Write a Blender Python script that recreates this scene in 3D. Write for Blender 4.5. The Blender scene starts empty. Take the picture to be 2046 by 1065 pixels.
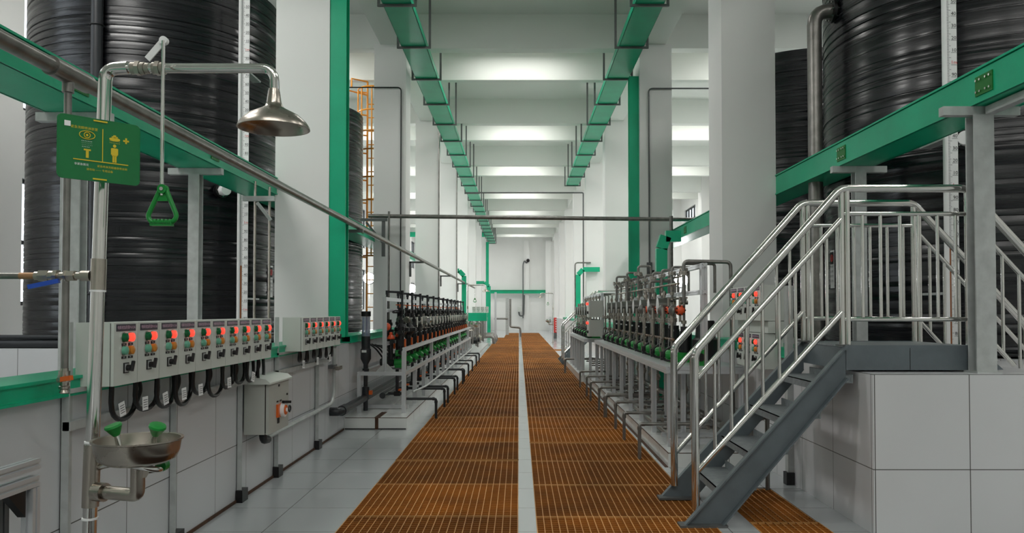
import bpy, bmesh, math, random
from mathutils import Vector, Matrix
random.seed(7)
PI = math.pi
SC = bpy.context.scene
COL = SC.collection

# ---------------------------------------------------------------- camera, world, exposure
F_PX, CXP, CYP, CAMZ = 1540.0, 1037.0, 588.0, 1.41
PITCH = math.atan(34 / F_PX)
cd = bpy.data.cameras.new('camera'); cam = bpy.data.objects.new('camera', cd); COL.objects.link(cam)
cd.sensor_width = 36; cd.lens = 36 * F_PX / 2046
cd.shift_x = (1023 - CXP) / 2046; cd.shift_y = (CYP - 532.5) / 2046
cd.clip_start = 0.05; cd.clip_end = 300
cam.location = (0, 0, CAMZ); cam.rotation_euler = (PI / 2 + PITCH, 0, 0)
SC.camera = cam
SC.view_settings.view_transform = 'Standard'; SC.view_settings.look = 'None'
SC.view_settings.gamma = 1; SC.view_settings.exposure = 0.2
SC.cycles.use_denoising = True
SC.cycles.max_bounces = 10; SC.cycles.diffuse_bounces = 6; SC.cycles.glossy_bounces = 5
SC.cycles.sample_clamp_indirect = 6
w = bpy.data.worlds.new('world'); SC.world = w; w.use_nodes = True
w.node_tree.nodes['Background'].inputs[0].default_value = (0.93, 0.97, 1, 1)
w.node_tree.nodes['Background'].inputs[1].default_value = 2.2

def area_light(x, y, z, sx, sy, power, rot=(0, 0, 0), col=(1, 0.985, 0.96)):
    l = bpy.data.lights.new('added_light', 'AREA'); l.shape = 'RECTANGLE'; l.size = sx; l.size_y = sy
    l.energy = power; l.color = col
    o = bpy.data.objects.new('added_light', l); COL.objects.link(o); o.location = (x, y, z); o.rotation_euler = rot
    return o
ADDED_LAMPS = []   # (x, y, power): unseen lamps added on the slab to light the hall; fixtures further down
for k in range(0, 8):
    y0 = 8.85 + 6 * k
    e = (26, 46, 50, 46, 40, 36, 34, 34)[k]
    ADDED_LAMPS += [(0.0, y0 + 1.3, e * 0.5), (0.0, y0 + 2.9, e * 0.6)]
    for x in (-5.0, 5.4):
        ADDED_LAMPS += [(x, y0 + 0.75, e * 1.3), (x, y0 + 3.3, e * 1.3)]
ADDED_LAMPS += [(x, y, 42) for y in (-1.5, -4.5) for x in (-1.2, 1.1, 4.0)]  # added behind the camera to brighten faces turned toward it
ADDED_LAMPS += [(-4.9, 3.2, 85), (5.2, 3.2, 25), (-4.9, 6.2, 85), (5.2, 6.4, 22)]
for x, y, e in ADDED_LAMPS: area_light(x, y, 7.055, 1.9, 0.22, e)

# ---------------------------------------------------------------- pixel helpers (photo frame 2046x1065)
def ray(px, py):
    a = (px - CXP) / F_PX; b = (CYP - py) / F_PX; c, s = math.cos(PITCH), math.sin(PITCH)
    return Vector((a, c - b * s, s + b * c))
def at(px, py, Y):
    d = ray(px, py); return Vector((0, 0, CAMZ)) + d * (Y / d.y)
def cyl_hit(px, py, cx, cy, R):
    d = ray(px, py); A = d.x**2 + d.y**2; B = -(d.x * cx + d.y * cy); Cc = cx * cx + cy * cy - R * R
    D = max(B * B - A * Cc, 0); t = (-B - math.sqrt(D)) / A
    return Vector((0, 0, CAMZ)) + d * t

# ---------------------------------------------------------------- materials
def lin(c):
    return tuple(((v / 255) / 12.92 if v / 255 <= 0.04045 else ((v / 255 + 0.055) / 1.055) ** 2.4) for v in c) + (1,)
def mat(name, rgb, rough=0.5, metal=0.0, noise=0.0, nscale=8.0, bump=0.0, bscale=40.0, stretch=None, emit=0, coat=0, rnd=0.0, rmix=0.0):
    m = bpy.data.materials.new(name); m.use_nodes = True; nt = m.node_tree; b = nt.nodes['Principled BSDF']
    base = lin(rgb); b.inputs['Base Color'].default_value = base
    b.inputs['Roughness'].default_value = rough; b.inputs['Metallic'].default_value = metal
    if coat: b.inputs['Coat Weight'].default_value = coat
    geo = nt.nodes.new('ShaderNodeNewGeometry'); vec = geo.outputs['Position']
    if stretch:
        mp = nt.nodes.new('ShaderNodeMapping'); mp.inputs['Scale'].default_value = stretch
        nt.links.new(vec, mp.inputs[0]); vec = mp.outputs[0]
    n = nt.nodes.new('ShaderNodeTexNoise'); n.inputs['Scale'].default_value = nscale; n.inputs['Detail'].default_value = 5
    nt.links.new(vec, n.inputs[0])
    col = None
    if noise:
        mr = nt.nodes.new('ShaderNodeMapRange'); mr.inputs[1].default_value = 0.3; mr.inputs[2].default_value = 0.7
        mr.inputs[3].default_value = 1 - noise; mr.inputs[4].default_value = 1 + noise
        nt.links.new(n.outputs[0], mr.inputs[0])
        vm = nt.nodes.new('ShaderNodeVectorMath'); vm.operation = 'SCALE'; vm.inputs[0].default_value = base[:3]
        nt.links.new(mr.outputs[0], vm.inputs['Scale']); col = vm.outputs[0]
    if rnd:
        oi = nt.nodes.new('ShaderNodeObjectInfo'); mr = nt.nodes.new('ShaderNodeMapRange')
        mr.inputs[3].default_value = 1 - rnd; mr.inputs[4].default_value = 1 + rnd
        nt.links.new(oi.outputs['Random'], mr.inputs[0])
        vm = nt.nodes.new('ShaderNodeVectorMath'); vm.operation = 'SCALE'; vm.inputs[0].default_value = base[:3]
        if col: nt.links.new(col, vm.inputs[0])
        nt.links.new(mr.outputs[0], vm.inputs['Scale']); col = vm.outputs[0]
    if col: nt.links.new(col, b.inputs['Base Color'])
    if rmix:
        mr = nt.nodes.new('ShaderNodeMapRange'); mr.inputs[1].default_value = 0.3; mr.inputs[2].default_value = 0.7
        mr.inputs[3].default_value = max(rough - rmix, 0.02); mr.inputs[4].default_value = rough + rmix
        nt.links.new(n.outputs[0], mr.inputs[0]); nt.links.new(mr.outputs[0], b.inputs['Roughness'])
    if bump:
        n2 = nt.nodes.new('ShaderNodeTexNoise'); n2.inputs['Scale'].default_value = bscale; n2.inputs['Detail'].default_value = 3
        nt.links.new(vec, n2.inputs[0]); bp = nt.nodes.new('ShaderNodeBump'); bp.inputs['Strength'].default_value = bump
        bp.inputs['Distance'].default_value = 0.01
        nt.links.new(n2.outputs[0], bp.inputs['Height']); nt.links.new(bp.outputs[0], b.inputs['Normal'])
    if emit:
        b.inputs['Emission Color'].default_value = base; b.inputs['Emission Strength'].default_value = emit
    return m
def tile_mat(name, rgb, grout, size=0.6, off=(0, 0, 0), rough=0.3, gw=0.0028):
    m = mat(name, rgb, rough, noise=0.03, nscale=0.8); nt = m.node_tree; b = nt.nodes['Principled BSDF']
    geo = nt.nodes.new('ShaderNodeNewGeometry')
    sp = nt.nodes.new('ShaderNodeSeparateXYZ'); nt.links.new(geo.outputs['Position'], sp.inputs[0])
    sn = nt.nodes.new('ShaderNodeSeparateXYZ'); nt.links.new(geo.outputs['True Normal'], sn.inputs[0])
    def M(op, a, bb=None):
        q = nt.nodes.new('ShaderNodeMath'); q.operation = op
        for i, v in enumerate((a, bb)):
            if v is None: continue
            if isinstance(v, (int, float)): q.inputs[i].default_value = v
            else: nt.links.new(v, q.inputs[i])
        return q.outputs[0]
    tot = None
    for i in range(3):
        s = size[i] if isinstance(size, tuple) else size
        v = M('FRACT', M('DIVIDE', M('ADD', sp.outputs[i], 600.0 * s - off[i]), s))
        e = M('MINIMUM', v, M('SUBTRACT', 1.0, v))
        line = M('LESS_THAN', e, gw / s)
        flat = M('LESS_THAN', M('ABSOLUTE', sn.outputs[i]), 0.5)
        q = M('MULTIPLY', line, flat)
        tot = q if tot is None else M('MAXIMUM', tot, q)
    mx = nt.nodes.new('ShaderNodeMix'); mx.data_type = 'RGBA'
    src = b.inputs['Base Color'].links[0].from_socket
    nt.links.new(tot, mx.inputs[0]); nt.links.new(src, mx.inputs[6]); mx.inputs[7].default_value = lin(grout)
    nt.links.new(mx.outputs[2], b.inputs['Base Color'])
    return m

PAINT = mat('white_wall_paint', (232, 232, 230), 0.75, noise=0.03, nscale=0.7, bump=0.05, bscale=30)
CEIL = mat('ceiling_paint', (228, 231, 226), 0.85, noise=0.03, nscale=0.5)
TILE = tile_mat('white_wall_tile', (200, 201, 204), (70, 68, 64), off=(2.28, 5.33, 0.42))
FTILE = tile_mat('floor_tile', (178, 182, 184), (96, 94, 90), off=(-1.64, 4.96, 0), rough=0.16)
RTILE = tile_mat('grey_wall_tile', (214, 214, 216), (70, 68, 64), off=(2.25, 4.92, 0.41))
PTILE = tile_mat('plinth_tile', (222, 224, 222), (60, 56, 50), size=(0.6, 0.6, 5.0), off=(0.1, 9.24, 2), rough=0.15)
TRENCH = mat('trench_bottom', (46, 26, 12), 0.9, noise=0.3, nscale=5)
GREEN = mat('green_paint', (0, 172, 128), 0.38, noise=0.1, nscale=2.5, bump=0.08, bscale=60)
GREEN_D = mat('green_plate', (24, 116, 40), 0.45)
STAIN = mat('polished_stainless', (218, 216, 212), 0.12, 1.0, noise=0.06, nscale=5)
STAIN_B = mat('brushed_stainless', (176, 168, 158), 0.3, 1.0, noise=0.14, nscale=7, rmix=0.08)
PIPE = mat('weathered_steel_pipe', (134, 131, 127), 0.34, 0.75, noise=0.2, nscale=12)
GALV = mat('galvanised_steel', (186, 189, 188), 0.42, 0.25, noise=0.12, nscale=14)
GALV_D = mat('dark_bracket_steel', (104, 106, 106), 0.5, 0.5, noise=0.1, nscale=10)
ALU = mat('aluminium_profile', (208, 210, 213), 0.34, 0.5)
HDPE = mat('black_polyethylene', (15, 16, 21), 0.26, noise=0.2, nscale=3, bump=0.02, bscale=4, stretch=(0.3, 0.3, 14), rmix=0.08)
PVC = mat('dark_grey_pvc', (40, 42, 46), 0.38)
BLACK = mat('black_plastic', (16, 16, 18), 0.4)
RUBBER = mat('black_cable_rubber', (10, 10, 11), 0.45)
STAIRP = mat('dark_grey_steel_paint', (96, 105, 110), 0.42, noise=0.12, nscale=6, bump=0.1, bscale=50)
DECKP = mat('deck_plate', (136, 142, 144), 0.5, 0.3, noise=0.15, nscale=20, bump=0.4, bscale=60)
RUST = mat('worn_grating_bar', (190, 136, 76), 0.6, noise=0.2, nscale=2.2, rnd=0.15)
RUSTC = mat('rust_brown_grating', (152, 90, 22), 0.65, noise=0.3, nscale=2.2, rnd=0.25)
RUSTD = mat('rust_dark', (70, 44, 26), 0.8, noise=0.4, nscale=20)
ORANGE = mat('orange_plastic', (216, 96, 24), 0.4)
CORAL = mat('coral_orange_casting', (236, 92, 52), 0.4, noise=0.15, nscale=30)
YORANGE = mat('ladder_yellow_paint', (222, 146, 40), 0.45)
BOXG = mat('light_grey_enamel', (206, 210, 204), 0.4)
BOXD = mat('cabinet_grey_enamel', (178, 180, 174), 0.42)
SEAM = mat('dark_gap', (24, 24, 24), 0.8)
PGREEN = mat('pump_green', (28, 140, 56), 0.38)
SIGNG = mat('sign_green', (16, 112, 58), 0.3, noise=0.06, nscale=12)
YEL = mat('pictogram_yellow', (214, 190, 40), 0.5)
HGREEN = mat('handle_green', (10, 130, 48), 0.38)
WHITE = mat('white_plastic', (236, 236, 236), 0.45)
INK = mat('black_ink', (20, 20, 22), 0.6)
REDP = mat('sign_red', (214, 48, 40), 0.5)
REDL = mat('lit_red_lamp', (255, 58, 44), 0.3, emit=1.6)
GRNL = mat('dark_green_lens', (10, 96, 52), 0.25)
GRNB = mat('pale_green_button', (104, 172, 146), 0.3)
AMB = mat('amber_button', (206, 132, 50), 0.3)
PLATE = mat('dark_name_plate', (52, 48, 62), 0.4)
PINKT = mat('pale_pink_lettering', (226, 190, 214), 0.5)
BLUE = mat('blue_grip', (24, 74, 176), 0.4)
DRUM = mat('grey_damper_body', (116, 116, 112), 0.32, 0.7)
GLASSY = mat('clear_tube', (150, 158, 176), 0.15); GLASSY.node_tree.nodes['Principled BSDF'].inputs['Alpha'].default_value = 0.72
GLASS = mat('window_glass', (240, 246, 250), 0.03)
GLASS.node_tree.nodes['Principled BSDF'].inputs['Transmission Weight'].default_value = 1.0
FRAMEM = mat('dark_window_frame', (44, 46, 48), 0.5)
LAMPM = mat('added_lamp_diffuser', (255, 252, 246), 0.5, emit=7)
GLARE = mat('flood_lamp_lens', (255, 254, 250), 0.5, emit=30)
GROUND = mat('outdoor_ground', (120, 118, 112), 0.9)

# ---------------------------------------------------------------- mesh builder
_txt = {}
def text_geo(s, size):
    k = (s, round(size, 4))
    if k not in _txt:
        c = bpy.data.curves.new('t', 'FONT'); c.body = s; c.size = size; c.align_x = 'CENTER'; c.align_y = 'CENTER'; c.resolution_u = 2
        o = bpy.data.objects.new('t', c); COL.objects.link(o)
        dg = bpy.context.evaluated_depsgraph_get(); me = bpy.data.meshes.new_from_object(o.evaluated_get(dg))
        _txt[k] = ([v.co.copy() for v in me.vertices], [list(p.vertices) for p in me.polygons])
        bpy.data.objects.remove(o); bpy.data.meshes.remove(me)
    return _txt[k]
def frame_of(d, up=None):
    d = d.normalized(); up = Vector(up) if up is not None else (Vector((0, 0, 1)) if abs(d.z) < 0.9 else Vector((1, 0, 0)))
    s = d.cross(up)
    if s.length < 1e-5: s = d.cross(Vector((0, 1, 0)))
    s.normalize(); u = s.cross(d).normalized(); return s, u
def rounded(pts, r, n=5):
    pts = [Vector(p) for p in pts]; out = [pts[0]]
    for a, b, c in zip(pts, pts[1:], pts[2:]):
        d1 = (a - b); d2 = (c - b); q = min(r, d1.length * 0.49, d2.length * 0.49)
        p1 = b + d1.normalized() * q; p2 = b + d2.normalized() * q
        for i in range(n + 1):
            t = i / n; out.append(p1 * (1 - t) ** 2 + b * 2 * t * (1 - t) + p2 * t * t)
    out.append(pts[-1]); return out
class MB:
    def __init__(s): s.v = []; s.f = []; s.m = []; s.mats = []; s.flat = []
    def mi(s, m):
        if m not in s.mats: s.mats.append(m)
        return s.mats.index(m)
    def add(s, vs, fs, m, nofix=False):
        o = len(s.v); s.v += [tuple(v) for v in vs]; i = s.mi(m)
        for f in fs: s.f.append([o + k for k in f]); s.m.append(i)
        return s
    def box(s, a, b, m):
        x0, y0, z0 = [min(p, q) for p, q in zip(a, b)]; x1, y1, z1 = [max(p, q) for p, q in zip(a, b)]
        return s.add([(x0, y0, z0), (x1, y0, z0), (x1, y1, z0), (x0, y1, z0), (x0, y0, z1), (x1, y0, z1), (x1, y1, z1), (x0, y1, z1)],
                     [(0, 3, 2, 1), (4, 5, 6, 7), (0, 1, 5, 4), (1, 2, 6, 5), (2, 3, 7, 6), (3, 0, 4, 7)], m)
    def ext(s, p0, p1, poly, m, up=None):
        p0, p1 = Vector(p0), Vector(p1); sd, u = frame_of(p1 - p0, up); n = len(poly)
        vs = [p0 + sd * a + u * b for a, b in poly] + [p1 + sd * a + u * b for a, b in poly]
        return s.add(vs, [(i, (i + 1) % n, n + (i + 1) % n, n + i) for i in range(n)] + [tuple(range(n))[::-1], tuple(range(n, 2 * n))], m)
    def bar(s, p0, p1, w, h, m, up=None):
        w /= 2; h /= 2; return s.ext(p0, p1, [(-w, -h), (w, -h), (w, h), (-w, h)], m, up)
    def tube(s, pts, r, m, seg=10, round_=0, cap=True):
        pts = rounded(pts, round_) if round_ else [Vector(p) for p in pts]
        d = (pts[1] - pts[0]).normalized(); sd, u = frame_of(d); vs = []; fs = []
        for i, p in enumerate(pts):
            if i == 0: t = pts[1] - p
            elif i == len(pts) - 1: t = p - pts[i - 1]
            else: t = (pts[i + 1] - p).normalized() + (p - pts[i - 1]).normalized()
            t.normalize(); sd = (sd - t * sd.dot(t)); sd.normalize(); u = t.cross(sd)
            rr = r[i] if isinstance(r, (list, tuple)) else r
            for k in range(seg):
                a = 2 * PI * k / seg; vs.append(p + sd * math.cos(a) * rr + u * math.sin(a) * rr)
        for i in range(len(pts) - 1):
            for k in range(seg):
                a = i * seg + k; b = i * seg + (k + 1) % seg; fs.append((a, b, b + seg, a + seg))
        if cap: fs += [tuple(range(seg))[::-1], tuple(range(len(vs) - seg, len(vs)))]
        return s.add(vs, fs, m)
    def lathe(s, prof, c, m, axis=(0, 0, 1), seg=20, closed=False):
        c = Vector(c); ax = Vector(axis).normalized(); sd, u = frame_of(ax); vs = []; fs = []; n = len(prof)
        for r, h in prof:
            for k in range(seg):
                a = 2 * PI * k / seg; vs.append(c + ax * h + (sd * math.cos(a) + u * math.sin(a)) * max(r, 1e-5))
        for i in range(n - 1):
            for k in range(seg):
                a = i * seg + k; b = i * seg + (k + 1) % seg; fs.append((a, b, b + seg, a + seg))
        if not closed: fs += [tuple(range(seg))[::-1], tuple(range((n - 1) * seg, n * seg))]
        return s.add(vs, fs, m)
    def cyl(s, p0, p1, r, m, seg=14):
        p0, p1 = Vector(p0), Vector(p1); return s.lathe([(r, 0), (r, (p1 - p0).length)], p0, m, p1 - p0, seg)
    def ball(s, c, r, m, seg=14, sz=1.0):
        return s.lathe([(r * math.sin(PI * i / 8), -r * sz * math.cos(PI * i / 8)) for i in range(9)], c, m, seg=seg)
    def torus(s, c, R, r, m, axis=(0, 0, 1), seg=24, a0=0, a1=2 * PI, ts=8):
        c = Vector(c); sd, u = frame_of(Vector(axis)); full = abs(a1 - a0 - 2 * PI) < 1e-6
        n = seg; pts = [c + (sd * math.cos(a0 + (a1 - a0) * i / n) + u * math.sin(a0 + (a1 - a0) * i / n)) * R for i in range(n + 1)]
        return s.tube(pts, r, m, ts)
    def poly(s, pts, th, m):
        pts = [Vector(p) for p in pts]; n = len(pts); nr = (pts[1] - pts[0]).cross(pts[2] - pts[1]).normalized() * th
        return s.add(pts + [p + nr for p in pts], [tuple(range(n))[::-1], tuple(range(n, 2 * n))] + [(i, (i + 1) % n, n + (i + 1) % n, n + i) for i in range(n)], m)
    def text(s, t, size, c, right, up, m):
        vs, fs = text_geo(t, size); c, r, u = Vector(c), Vector(right).normalized(), Vector(up).normalized()
        return s.add([c + r * v.x + u * v.y for v in vs], fs, m)
    def build(s, name, parent=None, loc=None, **kw):
        off = OFF.get(parent.name, Vector()) if parent is not None else (Vector(loc) if loc is not None else Vector())
        me = bpy.data.meshes.new(name); me.from_pydata([Vector(v) - off for v in s.v], [], s.f)
        for m in s.mats: me.materials.append(m)
        me.polygons.foreach_set('material_index', s.m)
        bm = bmesh.new(); bm.from_mesh(me)
        for f in bm.faces: f.smooth = True
        bmesh.ops.recalc_face_normals(bm, faces=bm.faces); bm.to_mesh(me); bm.free()
        me.set_sharp_from_angle(angle=math.radians(38)); me.update()
        o = bpy.data.objects.new(name, me); COL.objects.link(o)
        if parent is not None: o.parent = parent; OFF[o.name] = off
        elif loc is not None: o.location = loc; OFF[o.name] = off
        tag(o, **kw); return o
OFF = {}
def tag(o, label=None, cat=None, group=None, kind=None):
    if label: o['label'] = label
    if cat: o['category'] = cat
    if group: o['group'] = group
    if kind: o['kind'] = kind
    return o
def thing(name, loc, label, cat, group=None):
    o = bpy.data.objects.new(name, None); COL.objects.link(o); o.location = loc; OFF[o.name] = Vector(loc); o.empty_display_size = 0.1
    return tag(o, label, cat, group)
def dup(o, loc, label=None, rotz=None, parent=None):
    c = o.copy(); COL.objects.link(c)
    if parent is not None: c.parent = parent
    else: c.location = loc
    if label: c['label'] = label
    if rotz is not None: c.rotation_euler = (0, 0, rotz)
    for ch in KIDS.get(o.name) or [k for k in o.children]: dup(ch, None, parent=c)
    return c
KIDS = {}
def struct(name, mb): return tag(mb.build(name), kind='structure')
W1 = ['zeroth', 'first', 'second', 'third', 'fourth', 'fifth', 'sixth', 'seventh', 'eighth', 'ninth', 'tenth', 'eleventh', 'twelfth', 'thirteenth',
      'fourteenth', 'fifteenth', 'sixteenth', 'seventeenth', 'eighteenth', 'nineteenth']
def nth(n):
    if n < 20: return W1[n]
    t = {2: 'twent', 3: 'thirt', 4: 'fort', 5: 'fift', 6: 'sixt'}[n // 10]
    return t + 'ieth' if n % 10 == 0 else t + 'y-' + W1[n % 10]
# sections
def ALUS(a=0.0225, g=0.005, d=0.007):
    return [(-a, -a), (-g, -a), (-g, -a + d), (g, -a + d), (g, -a), (a, -a), (a, -g), (a - d, -g), (a - d, g), (a, g), (a, a), (g, a), (g, a - d),
            (-g, a - d), (-g, a), (-a, a), (-a, g), (-a + d, g), (-a + d, -g), (-a, -g)]
def HSEC(w, h, t):
    w /= 2; h /= 2; return [(-w, -h), (w, -h), (w, -h + t), (t / 2, -h + t), (t / 2, h - t), (w, h - t), (w, h), (-w, h), (-w, h - t), (-t / 2, h - t), (-t / 2, -h + t), (-w, -h + t)]
def LSEC(w, h, t): return [(0, 0), (w, 0), (w, t), (t, t), (t, h), (0, h)]

# ================================================================ ROOM SHELL
YB, YE, XL, XR, ZS = -8.0, 57.0, -7.6, 8.2, 7.2
GL0, GL1, GR0, GR1, T0, T1 = -1.17, -0.005, 0.115, 1.29, 1.54, 2.0
fl = MB()
def fslab(x0, x1, y0, y1): fl.box((x0, y0, -0.25), (x1, y1, 0), FTILE)
fslab(XL, GL0, YB, YE); fslab(GL1, GR0, YB, YE); fslab(GR1, T0, YB, 6.2); fslab(T1, XR, YB, 6.2)
fslab(GR1, XR, 6.2, 27.6); fslab(1.9, XR, 27.6, 28.6); fslab(GR1, XR, 28.6, YE); fslab(GL0, GL1, 50.5, YE); fslab(GR0, GR1, 50.5, YE)
fslab(GL0, -0.8, 41, 50.5)
struct('floor', fl)
tr = MB(); tr.box((XL, YB, -0.6), (XR, YE, -0.42), TRENCH); struct('floor_trench', tr)
c = MB(); c.box((XL, YB, ZS), (XR, YE, ZS + 0.2), CEIL); struct('ceiling', c)
b = MB(); b.box((XL, YE, -0.3), (XR, YE + 0.2, ZS), PAINT); struct('wall_far', b)
b = MB(); b.box((XL, YB - 0.2, -0.3), (XR, YB, ZS), PAINT); struct('wall_rear', b)
# outer walls with two tiers of windows per bay
nwin = 0
for side, X, sg in (('left', XL, -1), ('right', XR, 1)):
    wl = MB(); y = YB; openings = []
    for k in range(-1, 8): openings.append((8.85 + 6 * k + 2.9, 8.85 + 6 * k + 5.3))
    xa, xb = X, X + sg * 0.25
    for (a0, a1) in openings:
        wl.box((xa, y, -0.3), (xb, a0, ZS), PAINT)
        tiers = ((1.5, 3.45), (4.5, 6.4)) if sg < 0 else ((5.3, 6.4),); zz0 = -0.3
        for (z0, z1) in tiers: wl.box((xa, a0, zz0), (xb, a1, z0), PAINT); zz0 = z1
        wl.box((xa, a0, zz0), (xb, a1, ZS), PAINT)
        y = a1
        for (z0, z1) in tiers:
            nwin += 1; f = MB(); xm = X + sg * 0.1
            for zz in (z0 + 0.03, z1 - 0.03, (z0 + z1) / 2): f.box((xm - 0.03, a0, zz - 0.03), (xm + 0.03, a1, zz + 0.03), FRAMEM)
            for i in range(5):
                yy = a0 + 0.03 + (a1 - a0 - 0.06) * i / 4; f.box((xm - 0.03, yy - 0.03, z0), (xm + 0.03, yy + 0.03, z1), FRAMEM)
            wf = struct('window_%d' % nwin, f)
            p = MB(); p.box((xm - 0.003, a0, z0), (xm + 0.003, a1, z1), GLASS); p.build('window_pane', wf)
    wl.box((xa, y, -0.3), (xb, YE, ZS), PAINT); struct('wall_' + side, wl)
# beams
for k in range(0, 9):
    y0 = 8.85 + 6 * k
    if y0 < 56:
        b = MB(); b.box((XL, y0 + 0.05, 6.53), (XR, y0 + 0.32, ZS), CEIL); struct('ceiling_beam', b)
        if y0 + 2.3 < 56: b = MB(); b.box((XL, y0 + 2.1, 6.53), (XR, y0 + 2.3, ZS), CEIL); struct('ceiling_beam', b)
b = MB(); b.box((XL, 4.6, 6.53), (XR, 4.8, ZS), CEIL); struct('ceiling_beam', b)
for x0, x1 in ((-2.69, -2.3), (2.45, 2.84)):
    b = MB(); b.box((x0, YB, 6.59), (x1, YE, ZS), CEIL); struct('ceiling_beam_lengthwise', b)
# pillars (inner row)
for k in range(0, 8):
    y0 = 8.85 + 6 * k
    for x0, x1 in ((-2.81, -2.19), (2.34, 2.96)):
        b = MB(); b.box((x0, y0, 0), (x1, y0 + 0.6, 6.6), PAINT); struct('pillar', b)
    for x0, x1 in ((XL, XL + 0.4), (XR - 0.4, XR)):
        b = MB(); b.box((x0, y0, 0), (x1, y0 + 0.6, ZS), PAINT); struct('wall_pier', b)
# end wall pilasters
b = MB(); b.box((0.35, YE - 0.25, 0), (0.75, YE, 6.6), PAINT); b.box((1.95, YE - 0.5, 0), (2.34, YE, 6.6), PAINT); struct('wall_far_pilasters', b)
# low bund walls
b = MB(); b.box((-2.35, YB, 0), (-2.09, YE, 1.02), TILE); struct('bund_wall_left', b)
b = MB(); b.box((2.24, 6.25, 0), (2.55, YE, 1.01), RTILE); struct('bund_wall_right', b)
b = MB(); b.box((2.24, 4.89, 0), (7.9, 6.25, 1.01), RTILE); struct('tiled_platform_block', b)
# raised tiled bases under tanks
TL = [(-4.72, 10.1), (-4.72, 15.7)]; TR_ = [(4.80, 8.03), (4.84, 13.1)]
R_T = 1.5; ZT0, ZT1 = 1.02, 5.42
for (x, y) in TL + TR_:
    b = MB(); b.box((x - 1.62, y - (1.49 if (x, y) == TR_[0] else 1.6), 0), (x + 1.62, y + 1.6, 1.0), TILE); struct('tank_base', b)
# rack plinths
b = MB(); b.box((-2.089, 9.24, 0), (-1.34, 23.4, 0.14), PTILE)
pl = struct('plinth_left', b)
b = MB(); b.box((-2.08, 9.235, -0.0), (-1.35, 9.2399, 0.012), SEAM); b.box((-2.08, 9.2385, 0.134), (-1.342, 9.2399, 0.141), RUSTD)
b.box((-1.72, 9.234, 0), (-1.68, 9.2399, 0.14), RUSTD); b.box((-1.73, 9.24, 0.14), (-1.66, 9.75, 0.1415), RUSTD)
b.box((-1.3445, 9.2385, 0.134), (-1.3385, 23.4, 0.1408), RUSTD); b.build('rust_stain', pl)
b = MB(); b.box((1.35, 7.0, 0), (2.239, 15.4, 0.13), PTILE); pr = struct('plinth_right', b)
b = MB(); b.box((1.3485, 6.9985, 0.124), (1.354, 15.4, 0.1308), RUSTD); b.box((1.3485, 6.9985, 0.124), (2.239, 7.004, 0.1308), RUSTD); b.box((1.32, 7.0, 0.0), (1.3499, 15.4, 0.004), RUSTD); b.build('edge_line', pr)
b = MB(); b.box((1.22, 15.4, 0), (2.239, 22.0, 0.135), PTILE); struct('plinth_right', b)

# ================================================================ GRATINGS
def panel(x0, x1, L=0.99, step=0.05):
    b = MB(); wx = x1 - x0; n = int(round(wx / step)); m = int(round(L / step)); th = 0.006
    for i in range(n + 1):
        x = i * (wx - th) / n; b.box((x, 0, -0.003), (x + th, L, 0), RUST); b.box((x, 0, -0.034), (x + th, L, -0.003), RUSTC)
    for j in range(m + 1):
        y = j * (L - th) / m; b.box((0, y, -0.03), (wx, y + 0.006, -0.0015), RUSTC if 0 < j < m else RUST)
    o = b.build('grating_panel', cat='grating'); o.location = (x0, -50, 0); return o
def lane(x0, x1, ys, ordname, group):
    src = None
    for i, y in enumerate(ys):
        lab = 'rust-brown grating panel, %s from the camera in %s' % (nth(i + 1), ordname)
        if src is None: src = panel(x0, x1); o = src
        else: o = dup(src, (0, 0, 0))
        o.location = (x0, y, 0.004 - random.choice((0, 0.004, 0.008))); o['label'] = lab; o['group'] = group
lane(GL0, GL1, [3.36 + i for i in range(38)], 'the left lane', 'grating panels of the left lane')
lane(-0.8, GL1, [41.36 + i for i in range(9)], 'the narrow far left lane', 'grating panels of the narrow far left lane')
lane(GR0, GR1, [3.34 + i for i in range(47)], 'the right lane', 'grating panels of the right lane')
lane(T0, T1, [3.19 + i for i in range(3)], 'the side channel under the stairs', 'grating panels of the side channel')
lane(GR1 + 0.01, 1.9, [27.6], 'the short far right branch', 'grating panel of the far branch')

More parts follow.
